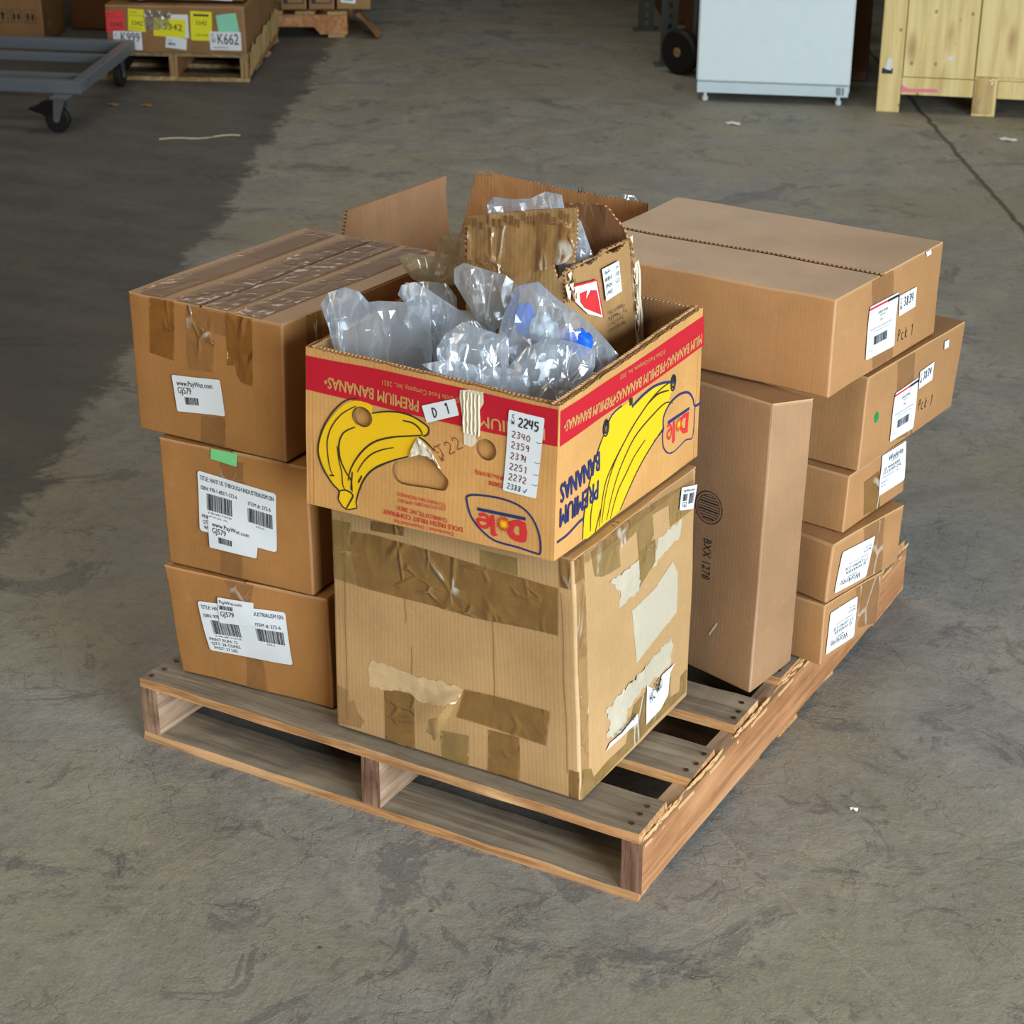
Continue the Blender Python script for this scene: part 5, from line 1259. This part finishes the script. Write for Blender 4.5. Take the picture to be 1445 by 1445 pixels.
# steel cart
A = V3((-3.345, 3.667, 0)); la = V3((-.94, -.34, 0)).normalized(); de = V3((-.438, .899, 0)).normalized()
ct_ = thing('platform_cart', 'grey steel frame cart on four casters at the left edge', 'cart', A + la * .6 + de * .45)
b = Buf()
def bar(name, o, a, w_, h, hz=.15, par=ct_, mat='grey_steel', r=.002):
    b = Buf(); b.bev(o + Z * hz, a, w_, Z * h, r); return b.out(name, M[mat], par)
L_ = 1.25; D_ = .925
bar('side_rail', A + de * .0, la * L_, de * .045, .05); bar('side_rail', A + de * (D_ - .05), la * L_, de * .05, .05)
bar('end_rail', A + de * .048, la * .045, de * (D_ - .10), .05); bar('end_rail', A + la * (L_ - .045) + de * .048, la * .045, de * (D_ - .10), .05)
bar('cross_rail', A + la * .05 + de * .18, la * (L_ - .1), de * .04, .035, .155); bar('cross_rail', A + la * .05 + de * .60, la * (L_ - .1), de * .04, .035, .155)
def caster(par, c, ang, brake=True):
    d = V3((math.cos(ang), math.sin(ang), 0)); s = V3((-d.y, d.x, 0)); r = .052; c = V3((c[0], c[1], r + .001))
    b = Buf(); b.lathe(c - s * .016, s, [(0, r * .55), (0, r - .004), (.004, r), (.028, r), (.032, r - .004), (.032, r * .55)], 28); wh = b.out('caster_wheel', M['rubber'], par, False)
    b = Buf(); b.lathe(c - s * .021, s, [(0, .012), (.042, .012)], 14); b.lathe(c - s * .0235, s, [(0, .007), (.047, .007)], 8); b.out('axle_bolt', M['chrome'], wh)
    b = Buf()
    for q in (-1, 1): b.add([c + s * q * .020 - d * .012 + Z * -.006, c + s * q * .020 + d * .014 + Z * -.006, c + s * q * .020 + d * .045 + Z * .085, c + s * q * .020 - d * .005 + Z * .085,
                             c + s * q * .023 - d * .012 + Z * -.006, c + s * q * .023 + d * .014 + Z * -.006, c + s * q * .023 + d * .045 + Z * .085, c + s * q * .023 - d * .005 + Z * .085],
                            [(0, 1, 2, 3), (7, 6, 5, 4), (0, 4, 5, 1), (1, 5, 6, 2), (2, 6, 7, 3), (3, 7, 4, 0)])
    b.bev(c + d * -.015 - s * .035 + Z * .085, d * .075, s * .07, Z * .011, .001); b.out('caster_fork', M['chrome'], par)
    if brake:
        b = Buf(); pr = [(-.02, .058), (.0, .078), (-.03, .082), (-.06, .072), (-.085, .050), (-.115, .046), (-.118, .040), (-.09, .030), (-.06, .022), (-.045, .012), (-.02, .03)]
        for q in (-1,): b.add([c + s * (.026) + d * x + Z * z for x, z in pr] + [c - s * (.026) + d * x + Z * z for x, z in pr], [tuple(range(11)), tuple(reversed(range(11, 22)))] + [(i, i + 11, (i + 1) % 11 + 11, (i + 1) % 11) for i in range(11)])
        b.out('brake_pedal', M['black_plastic'], par)
caster(ct_, (-3.421, 3.600), math.radians(18)); caster(ct_, (-3.785, 4.42), math.radians(-70))
q = A + la * 1.15; caster(ct_, (q.x - .03, q.y + .06), math.radians(18)); q = A + la * 1.15 + de * .88; caster(ct_, (q.x, q.y), math.radians(18))

def cart_box(name, label, o, a, d, h, mat, seam=True, z0=0.0, seed=0, group=None, flapmat=None, split='x'):
    o = V3(o); a = V3(a); d = V3(d); H = Z * h; o = o + Z * z0
    c = [o, o + H, o + d, o + d + H, o + a, o + a + H, o + a + d, o + a + d + H]
    return closed(name, label, c, mat, split, None, .004, flapmat, seed, .006, .003, .006, group, .06)
# left-hand pallet with the labelled carton
P2 = V3((-3.334, 4.789, 0)); wl = V3((-.905, -.425, 0)).normalized(); dp = V3((-.475, .88, 0)).normalized()
pA = P2 + wl * .70
p2 = thing('pallet', 'narrow pale pallet behind the grey cart under the carton with coloured papers', 'pallet', pA - wl * .35 + dp * .6)
pm2 = [wood('pale_pallet_wood', lin(176, 150, 106), lin(122, 96, 60), lin(196, 170, 124))] * 2 + [M['stringer_side']] * 2 + [wood('pale_end', lin(170, 140, 96), lin(120, 90, 54), lin(190, 160, 116), 'Z')]
build_pallet(p2, pA, -wl, dp, .70, 1.0, .13, [(i * .148, i * .148 + .11) for i in range(7)], [(0, .10), (.30, .39), (.60, .69), (.90, 1.0)], [0, .33, .662], pm2, jag=.01)
b = Buf(); rr = random.Random(3)   # ragged torn cardboard skirt hanging along its right side
n_ = 46; V = []
for i in range(n_ + 1):
    y = i / n_ * .99; lo = .015 + .03 * abs(noise.noise(V3((i * .37, 0, 1)))) + rr.uniform(0, .02) + .03 * (i / n_); hi = .135 + .03 * noise.noise(V3((i * .29, 4, 1))) + rr.uniform(0, .012) + .04 * (i / n_)
    for z_ in (lo, (lo + hi) / 2, hi): V.append(P2 + dp * y - wl * (.006 + .006 * noise.noise(V3((i * .8, z_ * 20, 2)))) + Z * z_)
F = [(i * 3 + j, (i + 1) * 3 + j, (i + 1) * 3 + j + 1, i * 3 + j + 1) for i in range(n_) for j in (0, 1)]
b.add(V, F); o = b.out('torn_skirt', cardboard('yellowed_cardboard', lin(186, 158, 104), 2, 'X', 1.4), p2); o['label'] = 'ragged yellowish cardboard skirt'
cA = V3((-3.317, 4.755, .131)) + wl * .64
rt, k2 = cart_box(cart_name, 'brown carton with red, yellow and mint papers and a large white number label', cA, -wl * .64, dp * .93, .215, M['cb_bg'], seed=21)
W_, H_ = k2.fr['F'][1:3]
def quad(x, y, w_, h, a=0.0):
    c, s = math.cos(a), math.sin(a); f = lambda u, v: (x + u * w_ * c - v * h * s, y + u * w_ * s + v * h * c)
    return [f(-.5, .5), f(.5, .5), f(.5, -.5), f(-.5, -.5)]
def Xf(px): return (px - 141) / (335 - 141) * W_
def Yf(py, px): return H_ * (1 - (py - (6 + (px - 141) * .03)) / 75.0)
def q2(px0, py0, px1, py1, a=0): return quad((Xf(px0) + Xf(px1)) / 2, (Yf(py0, px0) + Yf(py1, px1)) / 2, Xf(px1) - Xf(px0), Yf(py0, px0) - Yf(py1, px0), a)
TX = [('t', 'NOTES', .1, .15, .5, .06), ('t', 'keep dry and level', .1, .28, .8, .05), ('t', '5342', .2, .62, .85, .20), ('t', 'handle with care', .1, .85, .8, .05)]
sticker(rt, k2, 'F', q2(141, 14, 167, 50), TX, M['paper_red'], label='red paper label')
sticker(rt, k2, 'F', q2(172, 12, 197, 48, -.06), TX, M['paper_yellow'], label='yellow paper label')
sticker(rt, k2, 'F', q2(232, 22, 256, 60), [], M['paper'], off=.001)
sticker(rt, k2, 'F', q2(207, 28, 252, 58, -.08), [('t', '5342', .3, .45, .9, .35)], M['paper_yellow'], off=.002, label='yellow paper label')
sticker(rt, k2, 'F', q2(223, 59, 252, 77, -.12), [('t', 'CW', .1, .3, .3, .15), ('bar', .1, .5, .5, .75, 10)], M['paper'], off=.003, label='small white paper label')
sticker(rt, k2, 'F', q2(259, 17, 289, 64, -.03), [('rect', .15, .10, .85, .17, 1), ('t', '5342', .25, .40, .75, .14), ('t', 'ready to ship', .2, .8, .8, .08)], M['paper_yellow'], off=.002, label='yellow paper label')
sticker(rt, k2, 'F', q2(297, 22, 326, 62, .12), [], M['paper_mint'], off=.001, label='mint green paper label')
sticker(rt, k2, 'F', q2(285, 50, 329, 80), [('t', 'C', .06, .22, .16, .20), ('t', 'W', .06, .50, .20, .26), ('t', 'K662', .26, .38, .92, .58), ('t', 'www.PayWut.com', .10, .84, .60, .10)], M['paper'], off=.004, label='large white number label')
sticker(rt, k2, 'F', q2(150, 48, 190, 78), [('t', 'C', .06, .22, .16, .20), ('t', 'K999', .26, .32, .92, .50)], M['paper'], off=.004, label='large white number label')
V, T, UV = k2.patch('F', [(Xf(x), Yf(y, x)) for x, y in [(196, 12), (232, 16), (230, 40), (214, 46), (196, 42)]], .005, .01, .02, (), 60)
mk('document_pouch', V, T, M['film_grey'], rt, None, UV, True)
o_ = cA + Z * .225 + -wl * .08 + dp * .07
rt, k3 = cart_box(cart_name, 'brown carton on top of the paper-covered carton, white labels at its lower edge', o_ - Z * 0, -wl * .55, dp * .80, .26, M['cb_bg'], seed=22)
W3, H3 = k3.fr['F'][1:3]
sticker(rt, k3, 'F', quad(.10, .025, .09, .04, .25), [], M['paper']); sticker(rt, k3, 'F', quad(.40, .035, .20, .06, -.05), [('t', 'PACKING LIST ENCLOSED', .1, .5, .9, .2), ('bar', .1, .65, .6, .9)], M['paper'])
# far pallet of printed cartons
P3 = V3((-3.56, 5.93, 0)); w3 = V3((-.86, -.51, 0)).normalized(); d3 = V3((-.51, .86, 0)).normalized()
p3 = thing('pallet', 'far orange-brown pallet with notched stringer and a torn cardboard corner', 'pallet', P3 + w3 * .5 + d3 * .4)
b = Buf(); o = P3 + w3 * 1.1
def prism(b, o, a, pr, d, mi=0):
    n_ = len(pr); V = [o + a * x + Z * z for x, z in pr] + [o + a * x + Z * z + d for x, z in pr]
    b.add(V, [tuple(range(n_)), tuple(reversed(range(n_, 2 * n_)))] + [((i + 1) % n_, i, i + n_, (i + 1) % n_ + n_) for i in range(n_)], mi)
pr = [(.16, .055), (.37, .055), (.40, .018), (.70, .018), (.73, .055), (.93, .055), (.96, .018), (1.1, .018), (1.1, .115), (.16, .115)]
for j in range(3):
    b = Buf(); prism(b, o + d3 * (j * .45), -w3, pr, d3 * .038); b.out('stringer', M['stringer_side'], p3)
for j in range(6):
    b = Buf(); b.bev(P3 + w3 * (j * .165 + .1) + Z * .116, w3 * -.10, d3 * .94, Z * .016, .002); b.out('deck_board', pm2[0], p3)
for j in range(2):
    b = Buf(); b.bev(P3 + w3 * (j * .49 + .1) + Z * .001, w3 * -.09, d3 * .94, Z * .016, .002); b.out('bottom_board', pm2[0], p3)
b = Buf(); V = []
for i in range(9):
    for j in range(7):
        u, v = i / 8, j / 6; V.append(P3 - w3 * (.045 + .11 * u + .02 * math.sin(v * 5)) + d3 * (v * .28 - .05) + Z * (.120 - .105 * u + .010 * math.sin(v * 9 + u * 4)))
b.add(V, [(i * 7 + j, (i + 1) * 7 + j, (i + 1) * 7 + j + 1, i * 7 + j + 1) for i in range(8) for j in range(6)]); o = b.out('torn_cardboard', M['cb_bg'], p3); o['label'] = 'torn cardboard hanging off the corner'
for i in range(2):
    rt, kk = cart_box(cart_name, ['small printed carton on the far pallet, nearer the paper-covered carton', 'small printed carton on the far pallet, right of its twin'][i], P3 + w3 * (.335 - i * .142) + d3 * .02 + Z * .134, -w3 * .128, d3 * .22, .16, M['cb_bg'], seed=30 + i)
    W4, H4 = kk.fr['F'][1:3]; ink = Ink(lambda x, y, o: kk.pt('F', x, y, o))
    ink.poly([(.012, .03), (W4 - .012, .03), (W4 - .012, .062), (.012, .062)], .001, 0, None)
    ink.poly([(.034, .036), (W4 - .018, .036), (W4 - .018, .056), (.034, .056)], .002, 1, None)
    ink.text('FRAGILE', (.012, .085), (.07, .085), .015, .001, 0)
    ink.out('print', [M['ink'], M['cb_bg']], rt)
rt, kk = cart_box('wrapped_carton', 'film-wrapped brown carton with a white label at the far pallet end', P3 + w3 * .052 + d3 * .03 + Z * .134, -w3 * .17, d3 * .45, .24, M['cb_crush'], seed=33)
sticker(rt, kk, 'F', quad(.06, .06, .075, .055, -.1), [('t', 'K7 9065', .1, .3, .8, .2), ('bar', .2, .5, .8, .8)], M['paper'])
# cartons at the far left
p = V3((-4.73, 4.96, 0))
rt, kk = cart_box('symbol_carton', 'brown carton printed with handling symbols, behind the cart', p + la * .55, -la * .55, dp * .45, .50, M['cb_bg'], seed=40)
W5 = kk.fr['F'][1]; ink = Ink(lambda x, y, o: kk.pt('F', x, y, o))
for i in range(3):
    x = W5 - .235 + i * .073; y = .11; s_ = .055
    ink.line([(x, y), (x + s_, y), (x + s_, y + s_ * 1.15), (x, y + s_ * 1.15), (x, y)], .003, .001, 0, False, 1)
    cx = x + s_ / 2
    if i == 0: ink.poly([(cx - .006, y + .012), (cx + .006, y + .012), (cx + .006, y + .036), (cx + .016, y + .036), (cx, y + .054), (cx - .016, y + .036), (cx - .006, y + .036)], .001, 0, None)
    else:
        for q in (-1, 1): ink.poly([(cx + q * .012 - .008, y + .030), (cx + q * .012 - .004, y + .012), (cx + q * .012 + .004, y + .012), (cx + q * .012 + .008, y + .030), (cx + q * .012, y + .052)], .001, 0, None)
ink.out('print', [M['ink']], rt)
tape(rt, kk, 'R', [(.01, .01), (.16, .01), (.16, .49), (.01, .49)], M['tape_clear'], .002, .002, .02)
rt, kk = cart_box('plain_carton', 'dark brown carton right of the symbol carton', p + V3((-.22, .42, 0)) - la * .02, -la * .30, dp * .5, .55, M['cb_dark'], seed=41)
sticker(rt, kk, 'F', quad(.10, .40, .10, .10, 0), [], M['film_grey'])

# fridge
fo = V3((-1.395, 5.480, 0)); fa = V3((.936, .353, 0)).normalized(); fb = V3((-.353, .936, 0)).normalized(); fw = .672
fr = thing('refrigerator', 'white upright refrigerator, its blank door facing the aisle', 'refrigerator', fo + fa * .33 + fb * .3)
b = Buf(); b.bev(fo + fb * .05 + Z * .045, fa * fw, fb * .40, Z * 1.66, .006); b.out('cabinet', M['enamel'], fr)
b = Buf(); b.bev(fo + Z * .088, fa * fw, fb * .048, Z * 1.615, .008); b.out('door', M['enamel'], fr)
b = Buf(); b.bev(fo + fa * .004 + fb * .012 + Z * .036, fa * (fw - .008), fb * .036, Z * .048, .002); b.out('plinth', M['plinth'], fr)
b = Buf(); b.bev(fo + fa * (fw - .055) + fb * .004 + Z * .046, fa * .018, fb * .01, Z * .034, .001); b.bev(fo + fa * (fw - .03) + fb * .004 + Z * .046, fa * .006, fb * .01, Z * .034, .001); b.out('door_hinge', M['chrome'], fr)
for u in (.04, fw - .045):
    for v in (.03, .40):
        b = Buf(); b.lathe(fo + fa * u + fb * v + Z * .0, Z, [(0, .012), (.004, .014), (.016, .014), (.02, .008), (.046, .008)], 14); b.out('foot', M['plinth'], fr)
# plywood crate
M['ply'] = None
t = NT('pine_plywood'); ob = t.coord('Object', (1, 0, .30))
g = t.noise(t.coord('Object', (1, 1, .06)), 34, 5, .6, .5); kn = t.voro(ob, 9, 'F1', 1.0)
col = t.mix(t.rampf(g, .3, .7), lin(214, 186, 120), lin(236, 214, 152))
kmask = t.math('MULTIPLY', t.rampf(kn, .30, .02), t.rampf(t.noise(ob, 9, 2), .36, .55)); col = t.mix(t.math('MULTIPLY', kmask, .8), col, lin(150, 96, 44))
k2_ = t.voro(t.coord('Object', (1, 0, .7)), 17, 'F1', 1.0); col = t.mix(t.math('MULTIPLY', t.rampf(k2_, .13, .07), .7), col, lin(110, 72, 36))
t.fin(col, .55, t.bump(g, .2, .002), .35); M['ply'] = t.m
co = V3((-.63, 5.69, 0)); ca = V3((.952, .306, 0)).normalized(); cb = V3((-.306, .952, 0)).normalized()
cr = thing('plywood_crate', 'pale plywood crate on stub legs at the right edge', 'crate', co + ca * .6 + cb * .4)
xs = [0.0, .405, .81, 1.19]
for i, x in enumerate(xs):
    b = Buf(); b.bev(co + ca * x + cb * 0, ca * .098, cb * .022, Z * (1.15 if i in (0, 3) else .165), .002); b.out('leg_board', M['ply'], cr)
    for j in (.02, .66): b = Buf(); b.bev(co + ca * (x + .003) + cb * (j + .003), ca * .09, cb * .09, Z * .13, .002); b.out('leg', M['ply'], cr)
for i in range(3):
    x = xs[i] + (.10 if i == 0 else .0)
    wdt = (xs[i + 1] - x - .006) if i < 2 else .378
    b = Buf(); b.bev(co + ca * (x + .002) + cb * .004 + Z * .155 if i == 0 else co + ca * (x + .002) + cb * .004 + Z * .168, ca * wdt, cb * .018, Z * .98, .0015); b.out('panel', M['ply'], cr)
    x = xs[i] + .1; b = Buf(); b.bev(co + ca * x + cb * .003 + Z * .078, ca * (xs[i + 1] - x - .002), cb * .019, Z * .074, .0015); b.out('bottom_rail', M['ply'], cr)
b = Buf(); b.bev(co + cb * .024 + Z * .132, ca * 1.288, cb * .74, Z * 1.0, .003); b.out('crate_body', M['ply'], cr)
b = Buf(); pk = plain('pink_marker_paint', lin(236, 130, 150), .6)
b.add([co + ca * x + cb * (.0005) + Z * z for x, z in [(.082, .07), (.096, .07), (.096, .125), (.084, .11)]], [(0, 1, 2, 3)]); b.add([co + ca * x + cb * .0015 + Z * z for x, z in [(.10, .088), (.26, .094), (.25, .108), (.13, .104), (.10, .12)]], [(0, 1, 2, 3, 4)]); o = b.out('paint_mark', pk, cr); o['label'] = 'pink paint mark'
b = Buf(); b.add([co + ca * x - cb * .001 + Z * z for x, z in [(.012, .165), (.058, .165), (.058, .188), (.012, .188)]], [(0, 1, 2, 3)]); b.out('tag', M['ink'], cr)
b = Buf(); b.add([co + ca * x - cb * .0015 + Z * z for x, z in [(.025, .185), (.050, .180), (.052, .225), (.035, .235)]], [(0, 1, 2, 3)]); b.add([co + ca * x + cb * .003 + Z * z for x, z in [(.285, .235), (.31, .232), (.305, .252), (.288, .250)]], [(0, 1, 2, 3)]); b.out('paper_scrap', M['paper'], cr)
b = Buf(); V = []
for i in range(7):
    for j in range(9): V.append(co + ca * (.405 + .085 * i / 6) - cb * (.003 + .012 * math.sin(math.pi * i / 6) + .006 * noise.noise(V3((i, j, 3)) * .6)) + Z * (.012 + .165 * j / 8 - .02 * abs(i - 3) / 3 * (j / 8)))
b.add(V, [(i * 9 + j, (i + 1) * 9 + j, (i + 1) * 9 + j + 1, i * 9 + j + 1) for i in range(6) for j in range(8)]); o = b.out('plastic_wrap', M['film_amber'], cr, True)
# cartons behind the fridge, shade put into their dark brown; rack, hand truck
cart_box('plain_carton', 'tall dark brown carton standing between refrigerator and plywood crate', V3((-1.284, 6.124, 0)), ca * .42, cb * .4, .62, M['cb_dark'], seed=50)
cart_box('plain_carton', 'brown carton stacked on the tall one between refrigerator and plywood crate', V3((-1.280, 6.135, .622)), ca * .41, cb * .38, .4, M['cb_dark'], seed=51)
rk = thing('pallet_rack', 'dark blue-green perforated steel rack beside the refrigerator', 'rack', (-2.1, 6.5, 0))
rd = V3((-.53, .83, 0)).normalized(); rs = V3((rd.y, -rd.x, 0))
def post(o):
    b = Buf(); w_ = .075
    # C-section with a row of keyhole slots punched through its face
    zs = 0.0; n_ = 32; step = .05
    for i in range(n_):
        z = i * step
        b.bev(o + Z * z, rs * .028, rd * .003, Z * step, .0004); b.bev(o + rs * .047 + Z * z, rs * .028, rd * .003, Z * step, .0004); b.bev(o + rs * .028 + Z * z, rs * .019, rd * .003, Z * .022, .0004)
    b.bev(o + rd * .003, rs * .003, rd * .06, Z * 1.6, .0008); b.bev(o + rs * .072 + rd * .003, rs * .003, rd * .06, Z * 1.6, .0008)
    b.out('upright', M['rack_steel'], rk)
    b = Buf(); b.bev(o - rs * .03 - rd * .02, rs * .135, rd * .11, Z * .006, .001); b.out('base_plate', M['rack_steel'], rk)
for o in (V3((-1.86, 6.10, 0)), V3((-1.86, 6.10, 0)) + rd * .92, V3((-2.42, 6.93, 0)) + rd * .9): post(o)
for z0, z1 in ((.15, .75), (.75, 1.35)):
    b = Buf(); o = V3((-1.82, 6.12, 0)); b.tube([o + Z * z0 + rd * .03, o + Z * z1 + rd * .92], .014, 6); b.out('brace', M['rack_steel'], rk)
for z in (1.3,):
    for k in (0, .92): b = Buf(); b.bev(V3((-1.80, 6.12, z)) + rd * k, rs * 2.2, rd * .04, Z * .10, .003); b.out('beam', M['rack_steel'], rk)
for i, (s, k, h, wv) in enumerate(((.20, .30, .55, .36), (.62, .34, .48, .4))):
    cart_box('plain_carton', ['dark carton on the floor inside the rack, nearest the upright', 'dark carton on the floor inside the rack, behind the refrigerator'][i], V3((-1.83, 6.12, 0)) + rs * s + rd * (k + .1), rs * wv, rd * .5, h, M['cb_dark'], seed=60 + i)
cart_box('plain_carton', 'dark brown carton far back left of the rack', V3((-3.5, 7.85, 0)), V3((.42, 0, 0)), V3((0, .4, 0)), .5, M['cb_dark'], seed=62)
for i, k in enumerate((1.08, 1.62)):
    cart_box('plain_carton', ['dark carton deeper in the rack, third from the refrigerator', 'dark carton deepest in the rack, at the far upright'][i], V3((-1.83, 6.12, 0)) + rs * .13 + rd * k, rs * .5, rd * .48, .7 - i * .1, M['cb_dark'], seed=70 + i)  # added to darken the rack, its shade put into their colour
ht = thing('hand_truck', 'hand truck with black wheels leaning behind the refrigerator', 'hand truck', (-1.55, 5.99, 0))
wa = V3((.88, .47, 0)).normalized(); wn = V3((-.47, .88, 0)); wd = V3((.97, -.25, 0)).normalized(); ws = V3((.25, .97, 0)).normalized()
def wheel(c):
    r = .105; b = Buf(); b.lathe(c - ws * .03, ws, [(0, r * .60), (0, r * .86), (.012, r), (.048, r), (.06, r * .86), (.06, r * .60)], 32); w0 = b.out('wheel', M['rubber'], ht)
    b = Buf(); b.lathe(c - ws * .022, ws, [(0, r * .58), (.004, r * .60), (.044, r * .60), (.048, r * .58)], 24); b.out('rim', M['black_plastic'], w0)
    b = Buf(); b.lathe(c - ws * .034, ws, [(0, .014), (.003, .022), (.068, .022), (.07, .014)], 16); b.out('hub', pm2[0], w0)
c_ = V3((-1.70, 5.975, .106)); wheel(c_); wheel(c_ + ws * .36)
b = Buf(); b.tube([c_, c_ + ws * .36], .009, 8); b.out('axle', M['chrome'], ht)
for k in (.07, .29):
    b = Buf(); p0 = c_ + ws * k; b.tube([p0 + wd * .02 - Z * .09, p0 + wd * .03 + Z * .3, p0 + wd * .05 + Z * 1.05], .013, 8); b.out('frame_tube', M['rack_steel'], ht)
for z in (.15, .5, .85):
    b = Buf(); p0 = c_ + wd * (.025 + z * .02) + Z * z; b.tube([p0 + ws * .07, p0 + ws * .29], .010, 8); b.out('cross_bar', M['rack_steel'], ht)
b = Buf(); b.bev(c_ + ws * .05 + wd * .02 - Z * .105, ws * .26, wd * .12, Z * .006, .001); b.out('toe_plate', M['rack_steel'], ht)
# litter on the floor
b = Buf(); pts = [V3((-2.968, 3.69, .004)) + (V3((.248, .218, 0)) * i / 10) + V3((0, 0, .004 * math.sin(i * .9))) + V3((.01 * math.sin(i * .6), 0, 0)) for i in range(11)]
b.tube(pts, .0035, 6); tag(b.out('straw_strip', plain('pale_strap', lin(196, 184, 150), .6)), 'thin pale strap offcut lying on the dark floor', 'strap')
def scrap(label, c, r, mat, seed):
    b = Buf(); n_ = 9; V = [V3((c[0], c[1], .006))]
    for i in range(n_):
        a = 2 * math.pi * i / n_; k = r * (1 + .5 * noise.noise(V3((i * 1.3, seed, 0)))); V.append(V3((c[0] + k * math.cos(a) * 1.4, c[1] + k * math.sin(a), .002 + .004 * (i % 2))))
    b.add(V, [(0, i + 1, (i + 1) % n_ + 1) for i in range(n_)]); tag(b.out('paper_scrap', mat), label, 'scrap')
scrap('white paper scrap on the floor in front of the refrigerator', (-1.067, 5.151), .025, M['paper'], 1)
scrap('tiny white chip on the floor right of the pallet', (1.222, .428), .005, M['paper'], 2)
scrap('brown paper scrap on the floor under the cart end', (-3.56, 4.10), .022, M['cb_bg'], 3)
scrap('long paper scrap on the floor near the rear caster', (-3.42, 4.16), .022, M['cb_bg'], 4)
scrap('pale paper scrap on the floor at the right edge before the crate', (.02, 5.46), .03, M['paper'], 5)
scrap('clear plastic wisp at the back corner of the big taped carton', (.905, .425), .001, M['paper'], 6) if False else None
